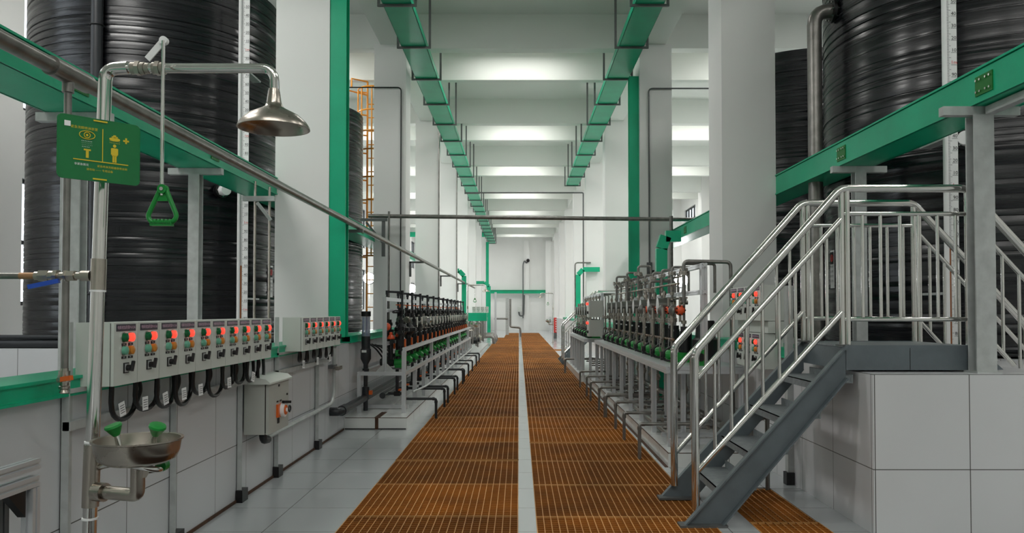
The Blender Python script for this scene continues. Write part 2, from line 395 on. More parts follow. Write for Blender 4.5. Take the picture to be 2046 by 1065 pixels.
# ================================================================ TANKS
def tank_prof(seed):
    rd = random.Random(seed); z = ZT0; pr = [(R_T - 0.0, z)]
    while z < ZT1 - 0.12:
        h = rd.choice((0.06, 0.09, 0.13)); dr = rd.choice((0.003, 0.005, 0.009))
        pr += [(R_T, z + 0.004), (R_T - 0.0005, z + h * 0.7), (R_T - dr, z + h * 0.9), (R_T - dr, z + h)]
        z += h
    pr += [(R_T, z), (R_T, ZT1), (R_T - 0.05, ZT1 + 0.01), (0.02, ZT1 + 0.16)]
    return pr
tank_lab = ['large black ribbed plastic tank at left behind the emergency shower', 'black ribbed tank at left between the first and second white pillars',
            'large black ribbed tank at right behind the stair railings',
            'second black ribbed tank at right, behind the big grey pipe']
for i, (x, y) in enumerate(TL + TR_):
    t = thing('storage_tank', (x, y, ZT0), tank_lab[i], 'tank')
    b = MB(); b.lathe(tank_prof(i + 1), (x, y, 0), HDPE, seg=112); b.build('tank_shell', t)
    b = MB(); b.torus((x, y, ZT0 + 0.06), R_T + 0.01, 0.028, HDPE, seg=72); b.build('bottom_rim', t)
    if i in (0, 2):
        # raised vertical seam / fill pipe stub with flange
        fx, fy = ((435, 383) if i == 0 else (1932, 283)); h = cyl_hit(fx, fy, x, y, R_T); d = (h - Vector((x, y, h.z))).normalized()
        b = MB(); b.cyl(h - d * 0.02, h + d * 0.14, 0.05, BLACK); b.cyl(h + d * 0.05, h + d * 0.075, 0.085, BLACK, 18); b.cyl(h + d * 0.09, h + d * 0.115, 0.085, BLACK, 18)
        for q in range(8):
            a = q * PI / 4; sd, u = frame_of(d); cc = h + (sd * math.cos(a) + u * math.sin(a)) * 0.068; b.cyl(cc + d * 0.04, cc + d * 0.13, 0.007, STAIN, 6)
        b.cyl(h + d * 0.115, h + d * 0.2, 0.06, WHITE, 18); b.build('outlet_flange', t)
# pipes on tanks
b = MB(); p = cyl_hit(192, 200, *TL[0], R_T + 0.07)
pd = thing('overflow_pipe', (p.x, p.y, 1.0), 'tall black overflow pipe running down the front of the left tank', 'pipe')
b.tube([(p.x, p.y, 0.98), (p.x, p.y, 5.4)], 0.062, PVC, 16)
b.build('pipe', pd)
for z in (1.6, 2.9, 4.6): b = MB(); b.torus((p.x, p.y, z), 0.066, 0.01, BLACK, seg=16); b.build('pipe_clamp', pd)

def gauge(name, px, Y, x_side, lab, base_z, top_z, red_top, step=0.1, z1=1.43):
    """level gauge: white tube beside a ruler board, facing the camera"""
    P = at(px, 622, Y); x = P.x; t = thing(name, (x, Y, base_z), lab, 'level gauge')
    wv = 0.085
    b = MB(); b.box((x - wv / 2, Y, base_z), (x + wv / 2, Y + 0.006, top_z), WHITE); brd = b.build('ruler_board', t)
    b = MB(); nt_ = int((top_z - base_z) / 0.01)
    for i in range(nt_):
        z = base_z + i * 0.01
        rel = round((z - z1) / 0.01)
        ln = 0.034 if rel % 10 == 0 else (0.026 if rel % 5 == 0 else 0.018)
        b.box((x - wv / 2 + 0.002, Y - 0.001, z - 0.0012), (x - wv / 2 + 0.002 + ln, Y, z + 0.0012), INK)
    b.build('tick_marks', brd)
    b = MB()
    k0 = int(math.ceil((base_z - z1) / 0.103))
    for k in range(k0, int((top_z - z1) / 0.103)):
        z = z1 + k * 0.103; d = k % 10
        s = str(d * 10) if d else '1m'
        b.text(s, 0.042, (x + 0.018, Y - 0.0015, z), (1, 0, 0), (0, 0, 1), REDP if d == 0 else INK)
        b.box((x - 0.006, Y - 0.0015, z - 0.021), (x + 0.04, Y, z - 0.0185), INK)
    b.build('numerals', brd)
    b = MB(); tx = x - wv / 2 - 0.022
    b.tube([(tx, Y - 0.005, base_z), (tx, Y - 0.005, top_z)], 0.02, WHITE if x_side < 0 else WHITE, 12); b.build('sight_tube', t)
    b = MB(); b.box((x - wv / 2 - 0.002, Y - 0.004, base_z), (x - wv / 2 + 0.014, Y - 0.001, red_top), mat_rust_liquid); b.build('brown_float_column', t)
    for z in (base_z + 0.5, base_z + 1.8, base_z + 3.2): b = MB(); b.box((x - 0.06, Y + 0.006, z), (x + 0.04, Y + 0.42, z + 0.02), GALV); b.build('bracket', t)
mat_rust_liquid = mat('brown_liquid', (142, 78, 28), 0.3)
gauge('level_gauge', 487, 9.1, -1, 'tall white level gauge with numbers against the left tank', 1.05, 5.3, 1.95)
gauge('level_gauge', 1908, 6.4, 1, 'tall white level gauge with numbers against the right tank', 1.05, 5.3, 1.96)

# warning signs on tanks
def tank_sign(px, py0, py1, cx, cy, lab):
    a = cyl_hit(px, (py0 + py1) / 2, cx, cy, R_T + 0.012); d = Vector((a.x - cx, a.y - cy, 0)).normalized(); r = Vector((-d.y, d.x, 0)).normalized()
    if r.x < 0: r = -r
    dist = a.y; wz = (py1 - py0) / F_PX * dist; wd = wz * 0.27
    t = thing('warning_sign', (a.x, a.y, a.z - wz / 2), lab, 'sign'); up = Vector((0, 0, 1))
    def quad(c0, w_, h_, off, m, mb):
        c0 = a + up * c0 + d * off; mb.add([c0 - r * w_ / 2 - up * h_ / 2, c0 + r * w_ / 2 - up * h_ / 2, c0 + r * w_ / 2 + up * h_ / 2, c0 - r * w_ / 2 + up * h_ / 2], [(0, 1, 2, 3)], m)
    b = MB(); c0 = a; b.poly([c0 - r * wd / 2 - up * wz / 2, c0 + r * wd / 2 - up * wz / 2, c0 + r * wd / 2 + up * wz / 2, c0 - r * wd / 2 + up * wz / 2], 0.003, WHITE); pn = b.build('sign_panel', t)
    b = MB(); quad(wz * 0.29, wd * 0.86, wz * 0.32, 0.0045, INK, b); cc = a + up * wz * 0.29 + d * 0.006
    n = 24; b.add([cc + (r * math.cos(2 * PI * i / n) + up * math.sin(2 * PI * i / n)) * wd * 0.36 for i in range(n)], [tuple(range(n))], REDP)
    b.text('危', wd * 0.5, cc + d * 0.002, r, up, INK); b.build('red_disc', pn)
    b = MB()
    for j, s in enumerate(('有限空间', '未经许可', '禁止进入')):
        for i, ch in enumerate(s): b.text(ch, wd * 0.26, a + r * (j - 1) * wd * 0.28 + up * (wz * 0.06 - i * wz * 0.125) + d * 0.005, r, up, INK)
    b.build('lettering', pn)
tank_sign(1663, 500, 576, *TR_[0], 'narrow warning sign with red disc on the right tank')
tank_sign(541, 531, 594, *TL[0], 'narrow warning sign with red disc on the left tank, partly hidden by the pillar')

# orange caged ladder behind the second left tank
t = thing('caged_ladder', (-3.2, 17.0, 0), 'yellow-orange caged ladder beside the second left tank', 'ladder')
lx0, lx1, ly = -3.36, -2.96, 17.0
for x in (lx0, lx1):
    b = MB(); b.tube([(x, ly, 0.05), (x, ly, 6.15), (x, ly, 6.5)], 0.022, YORANGE, 8); b.build('stile', t)
b = MB()
for i in range(20): b.cyl((lx0, ly, 0.3 + i * 0.3), (lx1, ly, 0.3 + i * 0.3), 0.012, YORANGE, 8)
b.build('rungs', t)
for z in (2.6, 3.0, 3.8, 4.3, 4.9, 5.3, 5.75, 6.25):
    b = MB(); b.tube([(lx0, ly, z)] + [(-3.16 - 0.38 * math.cos(a) , ly - 0.1 - 0.45 * math.sin(a), z) for a in [PI * i / 10 for i in range(11)]] + [(lx1, ly, z)], 0.018, YORANGE, 6); b.build('cage_hoop', t)
for a in (0.35, 0.9, 1.57, 2.3):
    x, y = -3.16 - 0.38 * math.cos(a), ly - 0.1 - 0.45 * math.sin(a)
    b = MB(); b.tube([(x, y, 2.6), (x, y, 6.25)], 0.016, YORANGE, 6); b.build('cage_bar', t)
b = MB(); b.tube([(lx0, ly, 6.5), (lx0 - 0.3, ly - 0.25, 6.5), (lx0 - 0.3, ly - 0.25, 6.3)], 0.02, YORANGE, 6); b.tube([(lx0, ly, 6.2), (lx0 - 0.45, ly - 0.5, 6.2), (lx0 - 0.45, ly - 0.5, 6.0)], 0.02, YORANGE, 6); b.build('top_grab_rail', t)

# ================================================================ GREEN STEEL
def green_ledge(x0, x1, y0, y1, lab):
    b = MB(); b.box((x0, y0, 1.022), (x1, y1, 1.034), GREEN); b.box((x0, y0, 1.098), (x1, y1, 1.112), GREEN); xm = (x0 + x1) / 2
    s = 0.03 if x0 > 0 else -0.03; xe = x0 - 0 if x0 > 0 else x1
    b.box((xe + (0.012 if x0 > 0 else -0.012), y0, 1.03), (xe + (0.022 if x0 > 0 else -0.022), y1, 1.10), GREEN)
    b.box((xm - 0.006, y0, 1.03), (xm + 0.006, y1, 1.10), GREEN)
    b.build('capping_beam', label=lab, cat='beam')
green_ledge(-2.33, -2.05, YB, 8.84, 'green steel capping beam on the near left tiled wall')
for k in range(0, 5): green_ledge(-2.33, -2.05, 9.46 + 6 * k, 14.84 + 6 * k, 'green steel capping beam on the left wall, %s bay beyond the first pillar' % nth(k + 1))
green_ledge(2.2, 2.5, 6.4, 8.84, 'green steel capping beam on the right wall before the near pillar')
for k in range(0, 5): green_ledge(2.2, 2.5, 9.46 + 6 * k, 14.84 + 6 * k, 'green steel capping beam on the right wall, %s bay beyond the first pillar' % nth(k + 1))
def top_beam(x0, x1, y0, y1, z0, z1, lab, face):
    t = thing('support_beam', ((x0 + x1) / 2, y0, z0), lab, 'beam')
    b = MB(); b.box((x0, y0, z0), (x1, y1, z0 + 0.014), GREEN); b.box((x0, y0, z1 - 0.014), (x1, y1, z1), GREEN)
    b.box((x0 + 0.01, y0, z0), (x0 + 0.02, y1, z1 - 0.02), GREEN); b.box((x1 - 0.02, y0, z0), (x1 - 0.01, y1, z1 - 0.02), GREEN); b.build('beam', t)
    for yy in (4.78, 6.95, 9.05, 11.4, 13.6):
        if not (y0 < yy < y1): continue
        b = MB(); xf = face + (-0.004 if face > 0 else 0.004); s = -1 if face > 0 else 1; fx = face + s * -0.01
        b.box((fx, yy, z0 + 0.045), (fx + s * 0.008, yy + 0.18, z1 - 0.06), GREEN_D)
        sp = b.build('splice_plate', t)
        b = MB()
        for i in (0.02, 0.06, 0.12, 0.16):
            for z in (z0 + 0.07, z1 - 0.085): b.cyl((fx, yy + i, z), (fx + s * 0.018, yy + i, z), 0.008, STAIN, 6)
        b.build('bolts', sp)
top_beam(-3.19, -2.78, YB + 0.1, 20.7, 2.75, 2.95, 'long green steel beam overhead along the left tank row', -2.78)
top_beam(2.95, 3.28, YB + 0.1, 20.7, 2.75, 2.98, 'long green steel beam overhead along the right tank row', 2.95)
b = MB(); b.bar((3.06, 0, 2.715), (3.06, 4.98, 2.715), 0.06, 0.05, GALV); b.build('rail', label='galvanised rail under the right green beam', cat='rail')
def t_post(x, y, z0, lab, ww=0.1):
    t = thing('support_post', (x, y, z0), lab, 'post')
    b = MB(); b.ext((x, y, z0), (x, y, 2.69), HSEC(ww, 0.1, 0.012), GALV, (0, 1, 0)); b.build('upright', t)
    b = MB(); b.box((x - 0.25, y - 0.03, 2.69), (x + 0.25, y + 0.03, 2.748), GALV); b.build('cross_head', t)
    b = MB(); b.box((x - 0.08, y - 0.08, z0), (x + 0.08, y + 0.08, z0 + 0.012), GALV); b.build('base_plate', t)
t_post(-3.0, 5.18, 0.0, 'galvanised post behind the shower pole carrying the left green beam', 0.13)
t_post(-3.03, 7.2, 0.0, 'galvanised T-headed post in front of the left tank, beside the white level gauge')
t_post(3.02, 5.03, 1.01, 'galvanised post at the right end of the stair platform', 0.13)
t_post(3.14, 7.1, 0.0, 'galvanised T-headed post behind the platform railing balusters')
t_post(3.14, 11.0, 0.0, 'galvanised T-headed post on the right beyond the near pillar')
t_post(-3.0, 11.3, 0.0, 'galvanised T-headed post on the left just past the near pillar')
# green columns against the pillars up to the cable trays
def g_col(x0, x1, y0, z0, z1, lab):
    b = MB(); d = 0.17; b.ext(((x0 + x1) / 2, y0 + d / 2, z0), ((x0 + x1) / 2, y0 + d / 2, z1), HSEC(x1 - x0, d, 0.014), GREEN, (0, 1, 0))
    b.box((x0 + 0.03, y0 + 0.02, z0), (x0 + 0.05, y0 + 0.15, z1), GREEN)
    b.build('steel_column', label=lab, cat='column')
g_col(-2.188, -2.0, 8.86, 1.112, 6.0, 'tall green steel column against the near left pillar')
g_col(2.15, 2.338, 14.95, 0.14, 6.0, 'tall green steel column against the second right pillar')
g_col(-2.188, -2.0, 50.9, 0.0, 6.0, 'distant green steel column at the far end of the left cable tray')
# green cable-duct drops
def drop(x, y, zt, xo, lab, zb=0.14):
    b = MB(); pts = [(x, y, zb), (x, y, zt - 0.18), (x + (xo - x) * 0.22, y, zt), (xo, y, zt)]
    for p, q in zip(pts, pts[1:]): b.bar(p, q, 0.16, 0.1, GREEN, (0, 1, 0))
    b.build('cable_duct', label=lab, cat='cable duct')
drop(2.07, 11.2, 2.5, 2.35, 'green cable duct with a bent top rising behind the right rack beside the near pillar')
drop(2.05, 26.7, 2.86, 2.8, 'distant green cable duct turning outward on the right')
drop(-1.97, 27.6, 2.86, -2.75, 'distant green cable duct turning outward on the left')
drop(-1.55, 40.0, 2.9, -2.7, 'furthest green cable duct on the left before the end wall', 0.0)
b = MB(); b.box((-2.2, YE - 0.32, 2.72), (2.0, YE - 0.3, 2.98), GREEN); b.box((-2.2, YE - 0.4, 2.96), (2.0, YE - 0.25, 2.98), GREEN); b.box((-2.2, YE - 0.4, 2.72), (2.0, YE - 0.25, 2.74), GREEN)
b.build('end_beam', label='green steel beam crossing the far end wall', cat='beam')
b = MB(); b.box((-7.0, 47.9, 6.05), (-2.1, 48.05, 6.35), GREEN); b.build('cross_beam', label='thin green beam crossing the far left aisle high up', cat='beam')

# cable trays with hangers
def tray(xc, y1, side, n0, count, lab, ord_):
    y0 = 7.4; t = thing('cable_tray', (xc, y0, 6.07), lab, 'cable tray'); w = 0.44
    b = MB(); b.box((xc - w / 2, y0, 6.07), (xc + w / 2, y1, 6.078), GREEN); b.box((xc - w / 2, y0, 6.07), (xc - w / 2 + 0.008, y1, 6.19), GREEN); b.box((xc + w / 2 - 0.008, y0, 6.07), (xc + w / 2, y1, 6.19), GREEN)
    b.box((xc - w / 2, y0, 6.185), (xc + w / 2, y1, 6.19), GREEN); b.build('tray_body', t)
    src = None; hx = 0.28
    for i in range(count):
        yy = n0 + 1.87 * i
        if yy > y1: break
        lab2 = 'grey steel hanger bracket of the %s cable tray, %s from the camera' % (ord_, nth(i + 1))
        if src is None:
            src = thing('tray_hanger', (xc, yy, 6.04), lab2, 'bracket', 'hangers of the %s cable tray' % ord_)
            b = MB(); b.box((xc - hx, yy - 0.02, 6.035), (xc + hx, yy + 0.02, 6.068), GALV_D); b.build('cross_bar', src)
            b = MB(); xr = xc + side * hx; b.box((xr - 0.02, yy - 0.015, 6.035), (xr + 0.02, yy + 0.015, 7.198), GALV_D); b.build('hanger_rod', src)
            b = MB(); xr = xc - side * hx; b.box((xr - 0.02, yy - 0.015, 6.035), (xr + 0.02, yy + 0.015, 6.28), GALV_D); b.build('hanger_lug', src)
        else: dup(src, (xc, yy, 6.04), lab2)
tray(-1.85, 52.8, 1, 9.73, 24, 'long green cable tray hung along the left side of the aisle', 'left')
tray(1.98, 28.5, -1, 9.73, 11, 'shorter green cable tray hung along the right side of the aisle', 'right')

# added ceiling lamps out of view, then the flood lamps
src = None
for i, (x, y, e) in enumerate(ADDED_LAMPS):
    lab = 'added unseen ceiling lamp, %s of those above the hall' % nth(i + 1)
    if src is None:
        src = thing('added_lamp', (x, y, 7.06), lab, 'lamp', 'added lamps on the ceiling slab')
        b = MB(); b.box((x - 1.0, y - 0.14, 7.075), (x + 1.0, y + 0.14, 7.199), WHITE); b.build('lamp_housing', src)
        b = MB(); b.box((x - 0.95, y - 0.11, 7.06), (x + 0.95, y + 0.11, 7.075), LAMPM); b.build('diffuser', src)
    else: dup(src, (x, y, 7.06), lab)
for px, py, Y, lab in ((737, 556, 27.0, 'bright wall lamp glaring behind the ladder on the left'), (823, 577, 33.0, 'bright wall lamp seen past the second left pillar'), (1361, 560, 22.0, 'bright wall lamp behind the steel pipes on the right')):
    p = at(px, py, Y); t = thing('flood_lamp', p, lab, 'lamp')
    b = MB(); b.lathe([(0.2, 0), (0.22, 0.1), (0.12, 0.16)], p, GALV_D, (0, 1, 0)); b.build('lamp_housing', t)
    b = MB(); b.lathe([(0.001, -0.05), (0.1, -0.04), (0.19, 0)], p, GLARE, (0, 1, 0)); b.build('lens', t)
    b = MB(); b.cyl((p.x, p.y + 0.1, 0.0), (p.x, p.y + 0.1, p.z), 0.025, GALV); b.build('lamp_post', t)
    l = bpy.data.lights.new('flood_light', 'POINT'); l.energy = 60; l.shadow_soft_size = 0.2; lo = bpy.data.objects.new('flood_light', l); COL.objects.link(lo); lo.location = (p.x, p.y - 0.3, p.z)

# ================================================================ LONG PIPES
t = thing('water_main', (-1.96, 2, 2.44), 'long weathered steel water pipe slanting past the near left pillar', 'pipe')
b = MB(); b.tube([(-1.96, YB + 0.2, 2.44), (-1.96, 34, 2.44)], 0.034, PIPE, 18); b.build('pipe_run', t)
b = MB(); b.cyl((-1.96, 3.2, 2.44), (-1.96, 3.48, 2.44), 0.042, PIPE, 18); b.cyl((-1.96, 3.33, 2.42), (-1.96, 3.33, 2.36), 0.024, PIPE); b.build('tee_fitting', t)
for yy in (9.6, 15.6, 21.6, 27.6):
    b = MB(); b.box((-2.189, yy - 0.25, 2.37), (-1.9, yy - 0.2, 2.405), GALV_D); b.box((-2.188, yy - 0.25, 2.1), (-2.15, yy - 0.2, 2.4), GALV_D); b.build('wall_bracket', t)
t = thing('drop_pipe', (-1.96, 3.33, 1.0), 'thin vertical water pipe with valve beside the control boxes at left', 'pipe')
b = MB(); b.tube([(-1.96, 3.33, 2.36), (-1.96, 3.33, 1.16)], 0.0155, PIPE, 12); b.build('pipe', t)
b = MB(); b.lathe([(0.017, 0), (0.017, -0.012), (0.023, -0.012), (0.023, -0.03), (0.026, -0.03), (0.026, -0.06), (0.018, -0.06), (0.018, -0.075), (0.022, -0.078), (0.022, -0.088), (0.015, -0.092), (0.02, -0.105), (0.012, -0.11)], (-1.96, 3.33, 1.165), STAIN_B, seg=14); v = b.build('hose_valve', t)
b = MB(); b.bar((-1.96, 3.30, 1.118), (-1.90, 3.28, 1.128), 0.016, 0.02, ORANGE); b.cyl((-1.96, 3.33, 1.118), (-1.96, 3.29, 1.118), 0.012, STAIN_B); b.build('orange_lever', v)
# cross pipe over the aisle
t = thing('cross_pipe', (0, 14.6, 3.19), 'long grey steel pipe crossing the aisle from pillar to pillar', 'pipe')
b = MB(); b.tube([(-2.86, 14.6, 3.22), (3.35, 14.6, 3.15)], 0.038, PIPE, 14); b.build('pipe', t)
b = MB(); b.box((-3.0, 14.55, 3.12), (-2.5, 14.62, 3.17), GALV_D); b.bar((-2.9, 14.6, 3.1), (-2.58, 14.6, 2.7), 0.04, 0.04, GALV_D); b.box((-2.6, 14.56, 2.45), (-2.54, 14.62, 3.15), GALV_D); b.build('wall_bracket', t)
b = MB(); b.tube([(-2.46, 14.55, 3.3), (-2.46, 14.55, 1.2)], 0.022, PIPE, 10); b.build('drop_leg', t)
b = MB(); b.tube([(2.86, 14.45, 3.2), (2.86, 14.45, 1.2)], 0.035, PIPE, 10); b.build('drop_leg', t)
# conduits on the pillars
def conduit(pts, r, m, lab, rr=0.08):
    b = MB(); b.tube(pts, r, m, 8, rr); b.build('conduit', label=lab, cat='conduit')
conduit([(-3.4, 14.82, 5.74), (-2.28, 14.82, 5.74), (-2.28, 14.82, 1.2)], 0.012, BLACK, 'thin black conduit down the face of the second left pillar')
conduit([(4.2, 14.82, 5.72), (2.51, 14.82, 5.72), (2.51, 14.82, 1.5)], 0.015, GALV_D, 'thin grey conduit down the face of the second right pillar')
conduit([(-2.17, 20.8, 6.3), (-2.17, 20.8, 1.2)], 0.02, PIPE, 'vertical pipe on the inner side of the third left pillar')
conduit([(-2.17, 26.8, 6.3), (-2.17, 26.8, 1.2)], 0.02, PIPE, 'vertical pipe on the inner side of the fourth left pillar')
conduit([(-1.9, 26.9, 5.56), (2.25, 26.9, 5.56), (2.25, 26.9, 1.0)], 0.025, GALV_D, 'thin conduit crossing the aisle high up and dropping down the right pillar', 0.05)
conduit([(2.5, 26.8, 3.1), (1.95, 26.8, 3.1), (1.95, 26.8, 1.0)], 0.025, PIPE, 'grey looped conduit standing off the fourth right pillar', 0.1)
b = MB(); b.box((2.46, 14.8, 2.0), (2.56, 14.845, 2.35), GALV_D); b.box((2.5, 14.78, 2.12), (2.6, 14.8, 2.2), BLACK); b.build('junction_bracket', label='small steel bracket on the conduit of the second right pillar', cat='bracket')
# big grey vent pipe at the right tank
t = thing('vent_pipe', (2.95, 8.0, 0), 'thick weathered grey pipe rising in front of the right tanks to an elbow', 'pipe')
b = MB(); b.tube([(2.95 + 0.14, 8.0, 1.0), (2.95 + 0.14, 8.0, 4.55), (3.4, 8.0, 4.55)], 0.073, PIPE, 20, 0.2); b.build('pipe', t)
b = MB(); b.cyl((3.26, 8, 4.55), (3.29, 8, 4.55), 0.12, BLACK, 20); b.cyl((3.31, 8, 4.55), (3.34, 8, 4.55), 0.12, BLACK, 20)
for q in range(8):
    a = q * PI / 4; b.cyl((3.24, 8 + 0.1 * math.cos(a), 4.55 + 0.1 * math.sin(a)), (3.36, 8 + 0.1 * math.cos(a), 4.55 + 0.1 * math.sin(a)), 0.009, STAIN, 6)
b.build('flange', t)
t = thing('vent_pipe', (3.18, 13.0, 0), 'grey vent pipe glimpsed left of the near right pillar', 'pipe')
b = MB(); b.tube([(3.18, 12.6, 1.0), (3.18, 12.6, 4.62), (3.6, 12.6, 4.62)], 0.06, PIPE, 16, 0.2); b.build('pipe', t)
b = MB(); b.tube([(3.0, 10.6, 0.0), (3.0, 10.6, 2.6)], 0.055, PIPE, 14); b.build('pipe_stub', label='short thick grey pipe under the right green beam beyond the near pillar', cat='pipe')
b = MB(); b.tube([(2.75, 10.0, 0.0), (2.75, 10.0, 2.4), (3.2, 10.0, 2.4)], 0.04, PIPE, 14, 0.1); b.build('pipe_stub', label='bent grey pipe behind the right rack near the lamp', cat='pipe')
# black pipe lying in front of left tank
t = thing('hose_pipe', (-5, 8.1, 1.0), 'black pipe lying on the white tiled base before the left tank', 'pipe')
b = MB(); b.tube([(-6.3, 8.551, 1.05), (-3.15, 8.551, 1.05)], 0.05, PVC, 14); b.tube([(-6.3, 8.53, 1.125), (-5.0, 8.53, 1.125)], 0.025, PVC, 12); b.build('pipe', t)
b = MB(); b.torus((-5.02, 8.551, 1.05), 0.06, 0.01, GALV_D, axis=(1, 0, 0), seg=16); b.build('strap', t)
# stainless thin pipes near left gauge
t = thing('support_stand', (-2.95, 9.0, 0), 'thin stainless uprights with cross bar right of the left level gauge', 'stand')
for px, z1 in ((509, 2.78), (538, 2.72)):
    p = at(px, 500, 8.1); b = MB(); b.tube([(p.x, 8.1, 1.0), (p.x, 8.1, z1)], 0.014, STAIN_B, 8); b.build('upright', t)
pa, pb = at(486, 397, 8.0), at(549, 397, 8.0); b = MB(); b.bar(pa, pb, 0.05, 0.05, GALV); b.bar(at(514, 405, 8.0), at(541, 440, 8.0), 0.03, 0.03, GALV); b.build('cross_bar', t)

# ================================================================ CONTROL BOXES (left wall)
XF, XBK = -1.907, -2.085
def control_box(sgn=1):
    """one box; local origin at back-bottom-near corner; front face looks +x (sgn 1) or -x (-1)"""
    t = thing('control_box', (0, 0, 0), 'x', 'control box'); D = 0.178 if sgn > 0 else 0.2; H = 0.30; Wd = 0.227
    X = lambda x: sgn * x
    b = MB(); b.box((X(0.0), 0, 0), (X(D - 0.018), Wd, H), BOXG); b.box((X(D - 0.018), 0.004, 0.004), (X(D - 0.014), Wd - 0.004, H - 0.004), SEAM); b.build('box_body', t)
    b = MB(); b.box((X(D - 0.014), 0.0015, 0), (X(D), Wd - 0.0015, H), BOXG); door = b.build('door', t)
    rt = (0, 1, 0) if sgn > 0 else (0, -1, 0)
    def yy(v): return v if sgn > 0 else Wd - v
    b = MB(); b.box((X(D), 0.022, 0.258), (X(D + 0.002), Wd - 0.022, 0.292), PLATE); pl = b.build('name_plate', door)
    b = MB(); b.text('电解液加药泵P-013A', 0.019, (X(D + 0.003), Wd / 2, 0.275), rt, (0, 0, 1), PINKT); b.build('lettering', pl)
    def lamp(y, z, m, nm, r=0.021, dpt=0.02):
        b = MB(); b.cyl((X(D), yy(y), z), (X(D + 0.006), yy(y), z), r + 0.004, STAIN, 16); b.lathe([(r, 0.0), (r, dpt * 0.8), (r * 0.7, dpt)], (X(D + 0.004), yy(y), z), m, (sgn, 0, 0), 16); b.build(nm, door)
    lamp(0.085, 0.228, GRNL, 'green_lamp'); lamp(0.145, 0.228, REDL, 'red_lamp', 0.021, 0.02)
    lamp(0.085, 0.165, GRNB, 'green_button'); lamp(0.145, 0.165, AMB, 'amber_button')
    b = MB()
    for z in (0.194, 0.131):
        for y in (0.072, 0.134): b.box((X(D), yy(y), z - 0.006), (X(D + 0.0015), yy(y + 0.045), z + 0.006), INK)
    for z in (0.194, 0.131):
        for y in (0.0945, 0.1565): b.text('停止' if y > 0.1 else '启动', 0.009, (X(D + 0.0018), yy(y), z), rt, (0, 0, 1), WHITE)
    b.build('button_label', door)
    b = MB(); b.box((X(D), yy(0.09), 0.055), (X(D + 0.004), yy(0.14), 0.105), BLACK); b.box((X(D + 0.004), yy(0.098), 0.06), (X(D + 0.0055), yy(0.132), 0.1), GALV); sw = b.build('switch_plate', door)
    b = MB(); b.cyl((X(D), yy(0.118), 0.08), (X(D + 0.025), yy(0.118), 0.08), 0.015, BLACK, 12); b.bar((X(D + 0.03), yy(0.112), 0.065), (X(D + 0.03), yy(0.13), 0.112), 0.012, 0.014, BLACK); b.build('rotary_handle', sw)
    return t
cb = control_box()
def box_row(src, x, ys, z, labf, group, fresh):
    out = []
    for i, y in enumerate(ys):
        o = src if (fresh and i == 0) else dup(src, (0, 0, 0))
        o.location = (x, y, z); o['label'] = labf(i); o['group'] = group; out.append(o)
    return out
box_row(cb, XBK, [3.63 + 0.231 * i for i in range(10)], 1.056, lambda i: 'grey control box, %s from the camera in the long left row' % nth(i + 1), 'control boxes of the long left row', True)
box_row(cb, XBK, [6.8 + 0.24 * i for i in range(6)], 1.056, lambda i: 'grey control box, %s from the camera in the shorter left row' % nth(i + 1), 'control boxes of the shorter left row', False)
cbr = control_box(-1)
box_row(cbr, 2.235, [6.5 + 0.229 * i for i in range(4)], 1.33, lambda i: 'grey control box behind the stair railing, upper row, %s from the camera' % nth(i + 1), 'upper control boxes behind the stair', True)
box_row(cbr, 2.235, [6.52 + 0.229 * i for i in range(3)], 0.92, lambda i: 'grey control box behind the stair railing, lower row, %s from the camera' % nth(i + 1), 'lower control boxes behind the stair', False)
b = MB(); b.box((2.1, 6.5, 1.225), (2.235, 7.4, 1.325), BOXG); b.build('cable_trunking', label='grey cable trunking between the two box rows behind the stair', cat='trunking')
# mounting frame of the left rows
t = thing('mounting_frame', (-2.07, 3.5, 0), 'galvanised angle-steel frame carrying the control boxes on the left wall', 'frame')
for yy, zt in ((3.52, 1.36), (4.62, 1.05), (5.72, 1.05), (6.58, 1.36), (7.9, 1.05)):
    b = MB(); b.ext((-2.083, yy, 0), (-2.083, yy, zt), [(0, 0), (0.05, 0), (0.05, 0.006), (0.006, 0.006), (0.006, 0.05), (0, 0.05)] if 0 else LSEC(0.075, 0.035, 0.006), GALV, (1, 0, 0)); b.build('upright', t)
    b = MB(); b.box((-2.085, yy - 0.02, 0), (-2.035, yy + 0.1, 0.09), BLACK if yy > 4 else GALV_D); b.build('foot', t)
for y0, y1 in ((3.52, 5.9), (6.58, 8.3)):
    b = MB(); b.bar((-2.06, y0, 1.045), (-2.06, y1, 1.045), 0.035, 0.02, GALV); b.bar((-2.06, y0, 0.885), (-2.06, y1, 0.885), 0.035, 0.04, GALV); b.build('rail', t)
b = MB(); b.box((-2.089, 3.4, 0.0), (-2.078, 9.2, 0.02), RUSTD); b.build('grime_line', label='dark rusty grime line where the left wall meets the floor', cat='stain')
